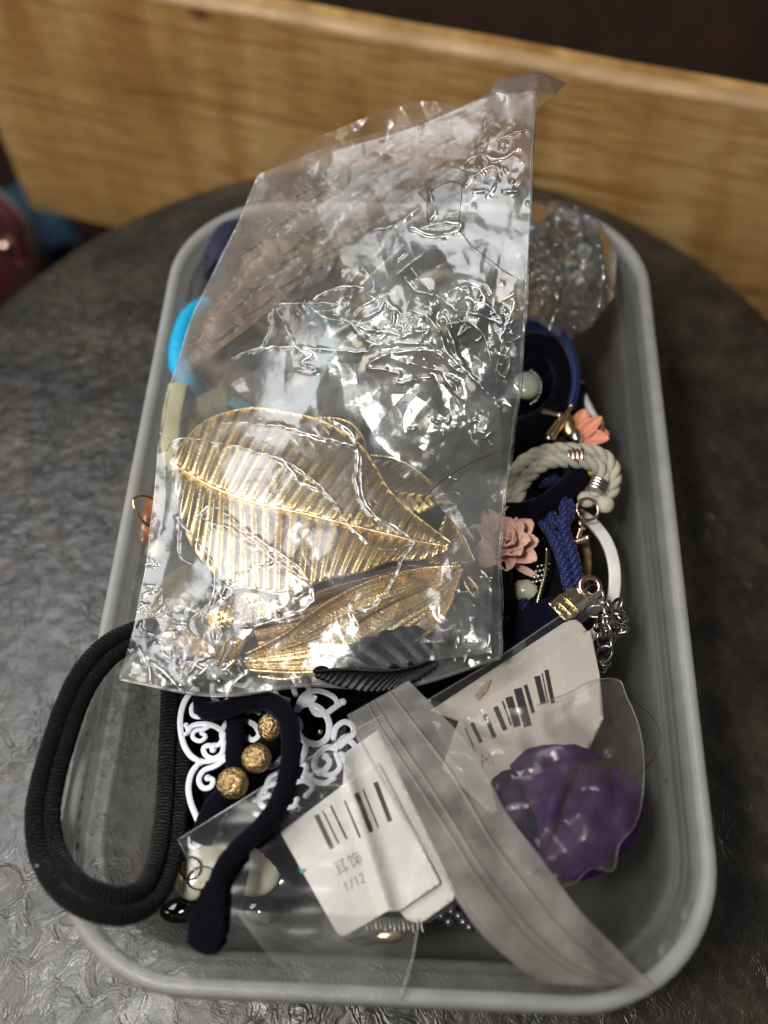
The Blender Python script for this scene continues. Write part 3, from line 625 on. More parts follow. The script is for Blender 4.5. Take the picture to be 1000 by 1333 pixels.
part('front_film', sheet(BAG, 470, 310, cre_w, fine_w, h=.035, wdt=2.6, facet=.064, seed=2, mask=[(575, 420, 100, 55), (645, 215, 40, 35), (215, 830, 70, 60), (620, 790, 45, 80), (190, 620, 25, 90), (600, 550, 70, 45)]), M['film'], bag)
U_, Z_ = sheet.last; Uc = U_[::10, ::10].reshape(-1, 2); nc = U_[::10, ::10].shape[1]
def on_film(p, dz):
    out = []
    for q_ in p:
        k = int(np.argmin(((Uc - q_) ** 2).sum(1))); i0, j0 = (k // nc) * 10, (k % nc) * 10
        a0, a1, b0, b1 = max(0, i0 - 9), i0 + 10, max(0, j0 - 9), j0 + 10
        w_ = U_[a0:a1, b0:b1]; k2 = int(np.argmin(((w_ - q_) ** 2).sum(-1))); zz = Z_[a0:a1, b0:b1].ravel()[k2]
        if ((w_ - q_) ** 2).sum(-1).min() < 9: out.append((q_[0], q_[1], zz + dz))
    return np.array(out)
rk = np.random.RandomState(77)
def glint_tube(L, r0):
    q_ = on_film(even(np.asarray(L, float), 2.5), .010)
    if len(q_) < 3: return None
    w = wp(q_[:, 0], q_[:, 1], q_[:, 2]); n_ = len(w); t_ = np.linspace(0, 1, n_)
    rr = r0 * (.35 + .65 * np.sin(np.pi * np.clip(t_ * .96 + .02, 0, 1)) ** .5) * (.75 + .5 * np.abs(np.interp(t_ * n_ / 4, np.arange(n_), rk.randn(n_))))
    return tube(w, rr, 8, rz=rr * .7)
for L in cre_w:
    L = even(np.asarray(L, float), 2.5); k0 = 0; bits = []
    while k0 < len(L) - 4:                      # pale tubes stand in for highlights on the fold, in broken runs
        k1 = min(len(L), k0 + rk.randint(7, 30)); bits.append(glint_tube(L[k0:k1], .016 + .016 * rk.rand())); k0 = k1 + (rk.randint(1, 5) if rk.rand() < .55 else -2)
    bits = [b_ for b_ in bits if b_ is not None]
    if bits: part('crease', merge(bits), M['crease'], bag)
part('fine_wrinkle_glints', merge([q_ for q_ in (glint_tube(L, .020) for L in fine_w) if q_ is not None]), M['crease'], bag, kind='stuff')  # short pale tubes painting small highlights onto the film
BK = BAG.copy(); BK[..., 2] -= np.array([1.2, 1.2, 1.3, 1.3, .9, .9, .7, .35])[:, None]
BK[0] = [(360, 208, 4.0), (430, 172, 4.6), (548, 132, 5.4), (640, 150, 5.7), (692, 165, 5.9)]
part('back_film', sheet(BK, 200, 130, None, None, facet=.09, seed=5), M['film_back'], bag)
# folded-over upper left part of the bag mouth
FT = np.array([(338, 226, 4.3), (430, 190, 5.2), (540, 158, 6.0), (632, 124, 6.9), (694, 108, 7.5)], float); FB = np.array([(225, 500, 1.3), (335, 418, 3.0), (445, 330, 4.1), (565, 236, 5.7), (694, 152, 7.1)], float)
FE = [(338, 226), (302, 310), (255, 405), (225, 500)]
FL = np.array([FT, FT * .68 + FB * .32, FT * .34 + FB * .66, FB]); FL[:, 0, :2] = FE; FL[1, 0, 2] = 3.0; FL[2, 0, 2] = 1.9
FD = [[(300, 400), (450, 262), (640, 142)], [(262, 455), (400, 350), (560, 225), (660, 150)], [(330, 300), (480, 190), (600, 140)], [(290, 350), (420, 250), (560, 165)], [(250, 440), (330, 330)], [(310, 440), (440, 320), (520, 250)]]
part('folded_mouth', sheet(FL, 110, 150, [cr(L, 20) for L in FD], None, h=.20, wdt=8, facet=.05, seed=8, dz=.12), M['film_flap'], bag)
# rolled corner at the very top
RC = np.array([[(622, 158, 7.0), (660, 160, 7.1), (696, 172, 6.9)], [(630, 134, 7.2), (668, 134, 7.35), (700, 142, 7.15)], [(640, 116, 7.35), (686, 112, 7.5), (722, 124, 7.3)],
               [(652, 101, 7.4), (698, 95, 7.5), (738, 108, 7.3)], [(660, 108, 7.25), (704, 102, 7.3), (732, 114, 7.15)]])
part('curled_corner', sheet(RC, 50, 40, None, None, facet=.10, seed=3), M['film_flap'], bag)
def edge_strip(idx, wd, name, dz=.04):
    c = cr(BAG[:, idx], 120); q = wp(c[:, 0] - np.sign(idx + .5) * .8 * np.sin(np.arange(120) * .4), c[:, 1], c[:, 2] + dz + .03 * np.sin(np.arange(120) * .7)); part(name, tube(even(q, .12), wd, 6, rz=.012), M['seam'], bag)
edge_strip(-1, .055, 'side_seam'); edge_strip(0, .025, 'side_seam')
c = cr(BAG[-1], 100); part('bottom_seam', tube(even(wp(c[:, 0], c[:, 1], c[:, 2]), .1), .06, 6, rz=.015), M['seam'], bag)

def fuzz(path, rad, n, seed, mat, par, ln=.05):
    r_ = np.random.RandomState(seed); T, N_, B = frames(path); k = r_.randint(2, len(path) - 2, n); a = r_.rand(n) * 6.283
    rad = np.broadcast_to(rad, (len(path),))[k]; o = N_[k] * np.sin(a)[:, None] + B[k] * np.cos(a)[:, None]; p = path[k] + o * (rad * .97)[:, None] + T[k] * (r_.randn(n) * .02)[:, None]
    d = o + r_.randn(n, 3) * .5; tip = p + d * (ln * (.4 + r_.rand(n)))[:, None]; sd = np.cross(d, T[k]); sd /= np.linalg.norm(sd, axis=1)[:, None] + 1e-9
    v = np.stack([p - sd * .004, p + sd * .004, tip], 1).reshape(-1, 3); part('fuzz', (v, np.arange(3 * n).reshape(-1, 3)), mat, par, kind='stuff')
# ------------------------------------------------------------------ clutter under the bag
def tie(name, label, cat, pts, r, mat, closed=False, group=None, rz=None, ns=14, rough=.03, seed=0):
    p = smoothpath([w1(*q) for q in pts], .07, closed); q = thing(name, label, cat, p[0], group)
    if ns >= 18: fuzz(p, r, 5000, len(pts), mat, q, .04)
    part('elastic', tube(p, (r if rough < .05 else r * (1 + .16 * np.sin(np.arange(len(p)) * .55 + np.sin(np.arange(len(p)) * .21) * 2))), ns, closed, rz, rough=rough, seed=seed), mat, q); return q
G = 'dark hair ties heaped under the big bag'
def looppts(cx, cy, rx, ry, z, n=9, rot=0.0, wob=.12, seed=0):
    r_ = np.random.RandomState(seed); out = []
    for i in range(n):
        a_ = 2 * math.pi * i / n; s_ = 1 + wob * r_.randn(); x, y = rx * s_ * math.cos(a_), ry * s_ * math.sin(a_)
        out.append((cx + x * math.cos(rot) - y * math.sin(rot), cy + x * math.sin(rot) + y * math.cos(rot), z + .35 * r_.randn()))
    return out
heap = [(560, 560, 70, 50, -.9, M['velvet']), (480, 470, 80, 45, -1.0, M['grey_cloth']), (600, 640, 45, 60, -.8, M['velvet']), (400, 380, 90, 45, -1.6, M['olive']),
        (560, 350, 70, 50, -1.4, M['grey_cloth']), (330, 450, 60, 60, -1.2, M['brown']), (620, 760, 30, 60, -.6, M['velvet']), (500, 780, 110, 40, -1.6, M['brown']),
        (300, 790, 90, 40, -1.5, M['olive']), (340, 640, 100, 60, -1.6, M['olive']), (640, 470, 50, 60, -1.3, M['velvet']), (600, 400, 70, 40, -2.0, M['cream_rope']),
        (460, 860, 110, 22, -1.9, M['velvet']), (430, 560, 120, 30, -1.3, M['grey_cloth']), (300, 560, 60, 40, -1.5, M['olive'])]
desc = ['black velvet loop under the right middle of the bag', 'grey green cloth scrunchie under the bag above the big leaf', 'black velvet loop beneath the pale gold leaf', 'olive cloth scrunchie under the upper left of the bag',
        'grey scrunchie under the bright crinkled part of the bag', 'brown cloth scrunchie beside the cyan elastic', 'black velvet loop left of the peach ribbon flower', 'brown cloth scrunchie beneath the long deep gold leaf',
        'olive cloth scrunchie beneath the dotted gold leaf', 'olive cloth scrunchie beneath the largest gold leaf', 'black velvet loop left of the blue satin band', 'thin cream cord loop under the bag near its bright crinkles',
        'black velvet loop under the bottom edge of the bag', 'grey green scrunchie just above the largest gold leaf', 'olive scrunchie at the left edge of the bag']
for i, (cx, cy, rx, ry, z, mt) in enumerate(heap):
    rr = .28 if mt is M['cream_rope'] else (.55 if mt is not M['velvet'] else .42)
    nm = 'hair_tie' if rr < .5 else 'scrunchie'
    tie(nm, desc[i], 'hair tie' if rr < .5 else 'scrunchie', looppts(cx, cy, rx, ry, z, seed=i), rr, mt, True, rough=.09 if rr > .5 else .03, seed=i)
tie('teal_ribbon', 'thin teal ribbon seen slanting through the middle of the bag', 'ribbon', [(300, 520, .2), (350, 545, .3), (390, 525, .4), (418, 480, .5), (432, 430, .4), (400, 400, .2)], .2, M['teal'], rz=.05)
tie('cyan_elastic', 'bright cyan and black hair elastic at the left of the box', 'hair elastic', [(268, 398, -.9), (248, 412, -.6), (236, 440, -.45), (233, 474, -.4), (246, 500, -.6), (262, 512, -1.6)], .34, M['cyan'], rz=.34)
tie('black_elastic', 'black elastic just inside the cyan one at the left of the box', 'hair elastic', [(262, 402, -1.0), (245, 418, -.8), (233, 448, -.8), (234, 490, -.8), (250, 515, -.9)], .28, M['velvet'], rz=.3)
tie('khaki_ribbon', 'pale yellow green ribbon strip along the left edge of the bag', 'ribbon', [(232, 500, -.2), (224, 540, -.1), (222, 580, 0), (232, 610, -.2)], .30, M['khaki'], rz=.06)
part('navy_scrunchie', blob(w1(298, 322, -.7), (.7, 1.6, .7), rot=(0, 0, -.35), amp=.25, sc=2, sub=4), M['navy_satin'], cat='scrunchie', label='navy blue cloth scrunchie in the back left corner of the box')
part('tan_scrunchie', blob(w1(690, 400, -1.2), (1.2, 1.5, .8), rot=(0, 0, .2), amp=.4, sc=2.2, sub=4), M['tan_weave'], cat='scrunchie', label='tan and brown woven scrunchie at the back right beside the bag')
# brown and gold earring at left, between the wall and the bag
er = thing('tortoiseshell_earring', 'brown tortoiseshell oval earring with a gold edge leaning on the left wall of the box', 'earring', w1(195, 680, -.6))
part('oval', blob(w1(196, 676, -.5), (.32, .95, .25), rot=(0, .3, -.1), sub=3), M['amber'], er)
part('gold_edge', ringmesh(w1(203, 672, -.35), .95, .05, (.9, 0, .5), 48, 8, sx=.5), M['gold'], er)
part('shell_end', blob(w1(202, 716, -.6), (.3, .35, .2), sub=2), M['cream'], er)

def crumple(outl, zc, amp, seed, step=3.0, scales=((34, 1.0), (15, .45))):
    vv = patch(outl, lambda x, y: zc + 0 * x, step); v_ = vv[0]; uv = vv[2] * 100; r_ = np.random.RandomState(seed); z = np.zeros(len(uv))
    z = folds(uv, seed, ((80, 1.0), (40, .8), (20, .25)))
    return wp(uv[:, 0], uv[:, 1], zc + amp * z), vv[1], vv[2]
# ------------------------------------------------------------------ loose packets inside the big bag
for outl_, zc_, sd_, lab_ in (([(480, 520), (560, 500), (650, 520), (655, 640), (640, 760), (640, 850), (560, 860), (575, 740), (600, 690), (560, 600), (500, 580)], 1.15, 51, 'empty crinkled clear packet inside the big bag, right of the gold leaves'),
                              ([(215, 780), (262, 752), (300, 800), (330, 850), (330, 885), (240, 885), (190, 872)], .35, 52, 'empty crinkled clear packet in the lower left corner of the big bag'),
                              ([(300, 500), (400, 440), (520, 430), (600, 470), (560, 530), (470, 545), (400, 535), (330, 530)], 1.35, 53, 'empty crinkled clear packet above the largest gold leaf')):
    part('inner_packet', crumple(outl_, zc_, .13, sd_), M['packet'], cat='packet', label=lab_, group='clear packets in the big bag')

# ------------------------------------------------------------------ crumpled cellophane, back right
ce = thing('cellophane_bag', 'small crumpled cellophane bag in the back right corner of the box', 'bag', w1(750, 350, -1.5))
rs2 = np.random.RandomState(21)
part('upper_film', crumple([(655, 300), (690, 262), (740, 262), (782, 290), (803, 330), (800, 385), (770, 425), (738, 445), (700, 420), (660, 400)], -.6, 1.1, 3), M['cello'], ce)
part('lower_film', crumple([(660, 310), (700, 275), (760, 285), (795, 340), (790, 400), (745, 430), (690, 400)], -1.1, .7, 6), M['cello'], ce)

# ------------------------------------------------------------------ right-hand clutter
q = thing('blue_satin_band', 'wide blue satin hair band standing on edge at the back right of the box', 'hair band', w1(720, 480, -1.4))
part('band', tube(smoothpath([w1(660, 436, -.7), w1(695, 424, -.5), (w1(728, 438, -.4)), w1(746, 470, -.4), w1(750, 505, -.5), w1(742, 540, -.7)]), .13, 12, rz=.42, sq=True), M['blue_satin'], q)
tie('black_hair_tie', 'thick black hair tie coiled inside the blue satin band', 'hair tie', [(640, 470, -1.1), (690, 450, -.8), (728, 462, -.7), (738, 505, -.7), (712, 545, -.7), (670, 560, -.8), (640, 520, -1)], .42, M['velvet'], True)
tie('black_hair_tie', 'black hair tie running below the blue satin band towards the gold clip', 'hair tie', [(640, 590, -.9), (690, 560, -.6), (728, 545, -.7), (748, 510, -1.0)], .5, M['velvet'])
tie('black_hair_tie', 'short black tie under the pearly stone at the bag edge', 'hair tie', [(640, 510, -1.3), (680, 520, -1.4), (720, 500, -1.6), (700, 480, -1.6)], .6, M['velvet'])
tie('black_velvet_tie', 'black velvet tie passing through the cream cord loop', 'hair tie', [(640, 668, -.35), (680, 668, -.1), (715, 655, 0), (745, 630, -.05), (765, 605, -.4)], .34, M['velvet'])
tie('black_velvet_tie', 'black velvet tie under the blue twisted cord', 'hair tie', [(690, 660, -.9), (720, 690, -.9), (735, 740, -.9), (725, 790, -.9), (700, 830, -.9)], .42, M['velvet'])
tie('black_velvet_tie', 'black velvet tie below the peach ribbon flower', 'hair tie', [(640, 760, -1.0), (670, 745, -.9), (700, 770, -1.0), (690, 820, -1.1), (650, 830, -1)], .45, M['velvet'])
tie('black_velvet_tie', 'black velvet tie deep behind the cream cord', 'hair tie', [(660, 610, -1.4), (710, 620, -1.4), (740, 660, -1.5), (700, 690, -1.5)], .5, M['velvet'])
q = thing('pearly_stone', 'pale green pearly stone in a silver setting at the right edge of the bag', 'charm', w1(690, 500, -.6))
part('stone', blob(w1(686, 502, -.1), (.45, .5, .3), sub=3), M['pearl'], q)
for k in range(12):
    a_ = -1.2 + k * .22; part('bead', blob(w1(684 + 21 * math.cos(a_), 504 + 23 * math.sin(a_), 0), (.05, .05, .05), sub=1), M['silver'], q)
tie('thin_hair_tie', 'grey white cord end beside the back of the coral clip', 'hair tie', [(755, 498, -.9), (762, 520, -.8), (775, 545, -.9)], .12, M['white_plastic'])
# coral tulip clip
q = thing('coral_flower_clip', 'coral pink tulip shaped clip with a gold and glass base', 'hair clip', w1(765, 560, -.8))
def petal(base, d, up, ln, wd, cup, tip=.5, n=14, m_=11, wave=0.0, curl=0.0):
    d = np.array(d, float); d /= np.linalg.norm(d); up = np.array(up, float); up -= (up @ d) * d; up /= np.linalg.norm(up); sd = np.cross(d, up)
    s = np.linspace(0, 1, n)[:, None]; t_ = np.linspace(-1, 1, m_)[None]
    wf = np.sin(np.pi * np.clip(s * .78 + .12, 0, 1)) ** .7 * wd; x = s * ln * (1 - tip * .18 * t_ ** 2)
    y = t_ * wf; z = cup * (t_ ** 2) * wf + curl * s ** 2 * ln + wave * np.sin(t_ * 7 + s * 4) * s
    v = np.array(base) + x[..., None] * d + y[..., None] * sd + z[..., None] * up
    return v.reshape(-1, 3), grid_faces(n, m_), np.stack(np.broadcast_arrays(s * 0 + t_ * wd, s * ln), -1).reshape(-1, 2)
bs = w1(752, 572, -.5)
for k, (dx, dy, uz, wd) in enumerate(((.55, .75, .9, .34), (.95, .25, .9, .36), (.8, .6, .4, .36), (.25, 1, .5, .30), (1, -.25, .5, .3), (.7, .45, 1.4, .26))):
    part('petal', petal(bs, (dx, dy, .15 * k - .2), (-.2, -.2, 1), 1.0, wd * .95, .6, curl=.05), M['pink2'], q, solid=.05)
part('gold_base', blob(w1(740, 556, -.4), (.28, .5, .3), rot=(0, 0, .1), amp=.1, sub=3), M['gold_deep'], q)
part('glass_stone', blob(w1(750, 568, -.25), (.22, .30, .2), sub=2), M['silver'], q)
for (a_, b_, z_) in (((706, 536), (732, 542), -.1), ((712, 570), (730, 545), 0.0), ((716, 574), (744, 528), -.1)):
    pth = np.linspace(w1(*a_, z_), w1(*b_, z_), 12); part('prong', tube(pth, np.linspace(.13, .06, 12), 10), M['gold_pale'], q)
for (px, py) in ((729, 541), (715, 570)): part('prong_tip', blob(w1(px, py, 0.05), (.12, .12, .1), sub=2), M['silver'], q)
# cream cord bracelet
q = thing('cream_cord_tie', 'twisted cream cord loop with two silver crimps at the right of the box', 'cord tie', w1(720, 620, -.6))
for pts in ([(661, 660, -.3), (662, 630, 0.05), (680, 603, .3), (710, 588, .45), (748, 586, .45), (782, 592, .3), (799, 612, .1), (796, 640, -.1), (782, 652, -.2)],
            [(676, 668, -.3), (676, 640, .0), (692, 616, .25), (716, 601, .4), (748, 600, .4), (776, 606, .25), (786, 622, .05), (780, 640, -.1), (770, 650, -.2)]):
    for s_ in rope(smoothpath([w1(*p) for p in pts]), .105, .125, .95): part('strand', s_, M['cream_rope'], q)
def crimp(px, py, z, ang, ln, wd, par, mat, n=4):
    c0 = w1(px, py, z); d = np.array([math.cos(ang), math.sin(ang), 0])
    for k in range(n):
        c1 = c0 + d * ln * ((k + .5) / n - .5); pth = np.linspace(c1 - d * ln / n * .46, c1 + d * ln / n * .46, 5)
        part('crimp_ring', tube(pth, np.array([.9, 1, 1.04, 1, .9]) * wd, 16, rz=np.array([.9, 1, 1.04, 1, .9]) * .26), mat, par)
crimp(748, 594, .40, 0.05, .50, .34, q, M['rose'])
crimp(778, 634, .05, 1.15, .42, .34, q, M['silver'])
for (px, py, rx) in ((764, 650, .28), (788, 657, .26)): part('cord_end', blob(w1(px, py, -.15), (rx, .26, .2), amp=.1, sc=3, sub=3), M['cream_rope'], q)
part('yellow_bead', blob(w1(769, 613, .0), (.18, .18, .14), amp=.1, sub=2), M['yellow'], cat='bead', label='tiny yellow bead behind the cream cord loop')
q = thing('gold_anchor_charm', 'small rose gold charm and ring hanging from the cream cord', 'charm', w1(757, 690, -.5))
part('ring', ringmesh(w1(765, 663, -.05), .32, .05, (.2, -.3, 1)), M['rose'], q)
part('link', ringmesh(w1(757, 684, -.15), .16, .045, (1, .4, .5), sx=.7), M['gold'], q)
part('anchor_stem', tube(np.linspace(w1(756, 688, -.2), w1(750, 708, -.3), 6), .08, 8), M['rose'], q)
part('anchor_arms', tube(smoothpath([w1(740, 696, -.3), w1(744, 706, -.3), w1(756, 704, -.25), w1(767, 700, -.2)]), .1, 8), M['rose'], q)
tie('tan_strap', 'narrow tan strap behind the white ring', 'strap', [(760, 700, -.9), (764, 730, -1), (760, 765, -1)], .14, M['tan_weave'], rz=.05)
# white ring
q = thing('white_bangle', 'curved white ring leaning against the right wall of the box', 'ring', w1(780, 720, -1))
part('band', tube(smoothpath([w1(752, 668, -.9), w1(772, 682, -.7), w1(791, 708, -.55), w1(800, 742, -.5), w1(798, 780, -.6), w1(785, 815, -.8), w1(760, 835, -1.1)]), .17, 16, rz=.09, sq=True), M['white_plastic'], q)
# blue twisted cord
q = thing('blue_twisted_cord', 'royal blue twisted cord with a knot below the cream cord loop', 'cord', w1(730, 700, -.8))
for pts in ([(690, 664, -.5), (712, 685, -.2), (728, 715, -.1), (738, 750, -.2), (742, 785, -.4), (730, 810, -.8)],
            [(728, 645, -.2), (742, 660, .05), (738, 678, .1), (722, 678, 0), (716, 660, -.1), (724, 646, -.05), (736, 660, .15), (735, 690, .05), (745, 720, -.1), (752, 755, -.3), (750, 785, -.5)],
            [(690, 622, -.5), (706, 628, -.4), (724, 622, -.5)], [(660, 730, -.9), (680, 760, -.8), (684, 800, -.9)]):
    for s_ in rope(smoothpath([w1(*p) for p in pts]), .085, .095, 1.7): part('strand', s_, M['blue_rope'], q)
# peach ribbon flower
q = thing('peach_ribbon_flower', 'peach pink ribbon flower with layered striped petals at the right edge of the bag', 'flower', w1(672, 705, -.9))
fc = w1(655, 712, -.25); rp = np.random.RandomState(5)
for ring_, (nP, ln, wd, el) in enumerate(((9, 1.05, .36, .15), (8, .85, .33, .5), (7, .6, .27, 1.0), (4, .35, .2, 1.7))):
    for k in range(nP):
        a_ = 2 * math.pi * k / nP + ring_ * .5 + rp.randn() * .12
        part('petal', petal(fc + np.array([0, 0, .12 * ring_]), (math.cos(a_), math.sin(a_), el), (0, 0, 1), ln * (1 + rp.randn() * .08), wd, .25 + .2 * rp.rand(), wave=.03, curl=.15), M['pink'], q, solid=.03)
part('stem_tip', petal(w1(668, 735, -.4), (1, -.5, -.1), (0, 0, 1), .85, .12, .3), M['pink'], q, solid=.03); 
# beaded silver trim and thin gold rod
q = thing('beaded_trim', 'silver beaded trim peeping out beside the peach flower', 'trim', w1(700, 745, -.8)); 
bl = [w1(694 + 5 * i + 2 * j, 758 - 7 * j - i, -.3) for i in range(4) for j in range(4)]
for b_ in bl: part('bead', blob(b_, (.06, .06, .06), sub=1), M['silver'], q)
tie('gold_rod', 'thin curved gold rod beside the beaded trim', 'gold rod', [(712, 715, -.2), (710, 745, -.15), (702, 775, -.2), (698, 792, -.3)], .05, M['gold_pale'])
part('cream_stone', blob(w1(686, 768, -.8), (.45, .35, .3), sub=3), M['cream'], cat='bead', label='dull cream stone below the peach flower')
part('cream_stone', blob(w1(665, 765, -1.0), (.22, .4, .3), sub=3), M['cream'], cat='bead', label='darker cream stone left of the other, at the bag edge')
# navy ribbon with gold clasp and chain
q = thing('navy_choker', 'navy velvet ribbon with a gold crimp clasp and a bunched metal chain', 'choker', w1(700, 810, -.6))
part('ribbon', tube(smoothpath([w1(640, 850, -.5), w1(672, 826, -.3), w1(702, 808, -.1), w1(730, 792, 0)]), np.interp(np.linspace(0, 1, len(smoothpath([w1(640, 850, -.5), w1(672, 826, -.3), w1(702, 808, -.1), w1(730, 792, 0)]))), [0, .7, 1], [.62, .5, .42]), 16, rz=.16, rough=.03), M['navy'], q)
cl = round_poly([(714, 786), (741, 763), (764, 768), (776, 775), (750, 800), (735, 808)], [2, 5, 3, 4, 3, 2]); part('clasp_plate', patch(cl, lambda x, y: .18 + .03 * np.sin((x + y) * .35), 6), M['gold_pale'], q, solid=.1)
for k in range(3):
    o1 = np.array([718 + 8 * k, 789 - 6.5 * k]); part('clasp_groove', tube(np.linspace(w1(o1[0], o1[1], .22), w1(o1[0] + 20, o1[1] + 20, .22), 5), .03, 6), M['gold_deep'], q)
part('clasp_eye', ringmesh(w1(768, 764, .18), .27, .08, (.15, -.2, 1)), M['rose'], q)
rch = np.random.RandomState(9)
spots = [(770, 770), (778, 778), (786, 785), (795, 790), (803, 797), (806, 808), (800, 816), (790, 812), (782, 800), (790, 798), (798, 806), (808, 818), (797, 826), (786, 822), (780, 812), (784, 834), (790, 842), (786, 852), (803, 788), (776, 796), (810, 803), (786, 862), (780, 872)]
for i, (px, py) in enumerate(spots):
    part('chain_link', ringmesh(w1(px, py, -.1 + .12 * rch.rand() - max(0, (py - 820)) * .012), .23 + .05 * rch.rand(), .048, (rch.randn(), rch.randn(), .9), 24, 8, sx=.72), M['chain'], q)
part('chain_bead', blob(w1(784, 866, -.6), (.16, .26, .16), sub=2), M['chain'], q)

# ------------------------------------------------------------------ black knit tie looped over the left rim
q = thing('black_knit_tie', 'large doubled black ribbed hair tie looped over the left rim of the box', 'hair tie', w1(60, 1050, ZT + .1))
ctr = np.array([(205, 822, .15), (172, 830, .45), (140, 848, .70), (112, 880, .85), (92, 920, .75), (76, 968, .6), (63, 1015, .5), (56, 1062, .5), (62, 1108, .55), (84, 1148, .72), (118, 1172, .8), (158, 1180, .55), (192, 1166, .15), (210, 1132, -.2), (220, 1085, -.6), (225, 1030, -1.0), (228, 960, -1.2), (231, 890, -1.2), (232, 840, -1.2)], float)
cp = smoothpath([w1(*p) for p in ctr], .06); T_, N_, B_ = frames(cp)
s_ = np.linspace(0, 1, len(cp)); sep = np.interp(s_, [0, .5, .72, 1], [.16, .21, .20, .22]); tw = np.interp(s_, [0, .3, .55, .8, 1], [.5, .25, -.15, .1, 0])
for sg in (-1, 1):
    pp = cp + B_ * (sg * sep * np.cos(tw))[:, None] + N_ * (sg * sep * np.sin(tw))[:, None]
    part('cord', tube(pp, .232 + .008 * np.sin(np.arange(len(pp)) * .06 + sg), 20, rough=.022, seed=sg + 3), M['knit'], q); fuzz(pp, .232, 5000, 40 + sg, M['knit'], q, .035)
part('lint', blob(w1(50, 1127, .85), (.09, .06, .05), sub=1), M['grey_cloth'], q)

# wide black band at the right flank of that loop
q = thing('black_wide_band', 'flat wide black band hanging down inside the left of the box', 'band', w1(230, 990, -1.5))
part('band', tube(smoothpath([w1(262, 880, -1.9), w1(258, 960, -1.95), w1(252, 1030, -1.95), w1(240, 1085, -1.8)]), np.interp(np.linspace(0, 1, len(smoothpath([w1(262, 880, -1.9), w1(258, 960, -1.95), w1(252, 1030, -1.95), w1(240, 1085, -1.8)]))), [0, 1], [.75, .5]), 12, rz=.07, sq=True), M['velvet'], q)
# black cloth heap behind the filigree
part('black_ribbon_heap', crumple([(215, 880), (480, 885), (560, 900), (520, 960), (470, 1060), (380, 1090), (250, 1085), (225, 1000)], -1.9, .4, 13, step=8), M['velvet'], solid=.1, cat='ribbon', label='black ribbon cloth bunched up behind the white filigree')

# ------------------------------------------------------------------ white filigree
def ZA(x, y): return 210 + x * .27, 890 + y * .27
def scroll(L, par, w=.10, z=-.75, zf=None):
    p = cr(L, 14 * len(L)); q_ = np.array([ZA(*a_) for a_ in p]); zz = z + .1 * np.sin(q_[:, 0] * .02)
    path = even(wp(q_[:, 0], q_[:, 1], zz), .05); n_ = len(path); wv = .76 * w * np.interp(np.linspace(0, 1, n_), [0, .12, .5, .9, 1], [.75, 1, 1, 1, .8])
    part('scroll', tube(path, wv, 10, rz=.04, sq=True), M['white'], par)
    for e_ in (path[-1],): part('scroll_end', blob(e_, (w, w, .045), sub=2), M['white'], par)
fA = thing('white_filigree_left', 'white openwork scroll ornament behind the three gold beads', 'filigree', w1(290, 980, -1)); fA.name = 'white_filigree'
for L, w_ in (([(165, 15), (112, 90), (92, 180), (105, 280), (140, 345), (190, 378)], .11), ([(190, 80), (150, 108), (150, 150), (185, 162), (212, 142), (195, 125)], .085),
          ([(125, 245), (150, 205), (215, 195), (270, 212), (300, 245), (285, 290), (255, 300)], .10), ([(245, 200), (205, 220), (165, 228), (152, 258), (185, 278), (215, 258), (198, 238)], .085),
          ([(315, 180), (292, 240), (302, 290), (290, 340), (250, 362), (215, 345), (205, 312), (235, 298), (250, 318)], .10), ([(190, 375), (148, 430), (132, 500), (142, 570), (165, 630), (188, 685)], .11),
          ([(312, 365), (260, 398), (205, 420), (182, 465), (202, 503), (240, 498), (250, 465), (225, 455)], .10), ([(185, 378), (250, 372), (315, 350)], .09),
          ([(245, 0), (250, 60), (282, 98), (322, 78), (335, 10)], .10), ([(175, 20), (175, 60), (205, 90), (240, 90)], .10), ([(100, 250), (130, 235), (120, 200)], .08),
          ([(410, 180), (450, 200), (472, 245), (445, 272), (418, 262)], .10), ([(400, 150), (430, 130), (470, 140)], .08), ([(130, 740), (135, 780), (170, 790), (198, 765), (185, 735)], .085), ([(250, 740), (280, 700), (300, 640), (330, 620)], .08)):
    scroll(L, fA, w_)
fB = thing('white_filigree', 'white openwork scroll and flower ornament between the velvet loop and the zip bag', 'filigree', w1(420, 980, -1))
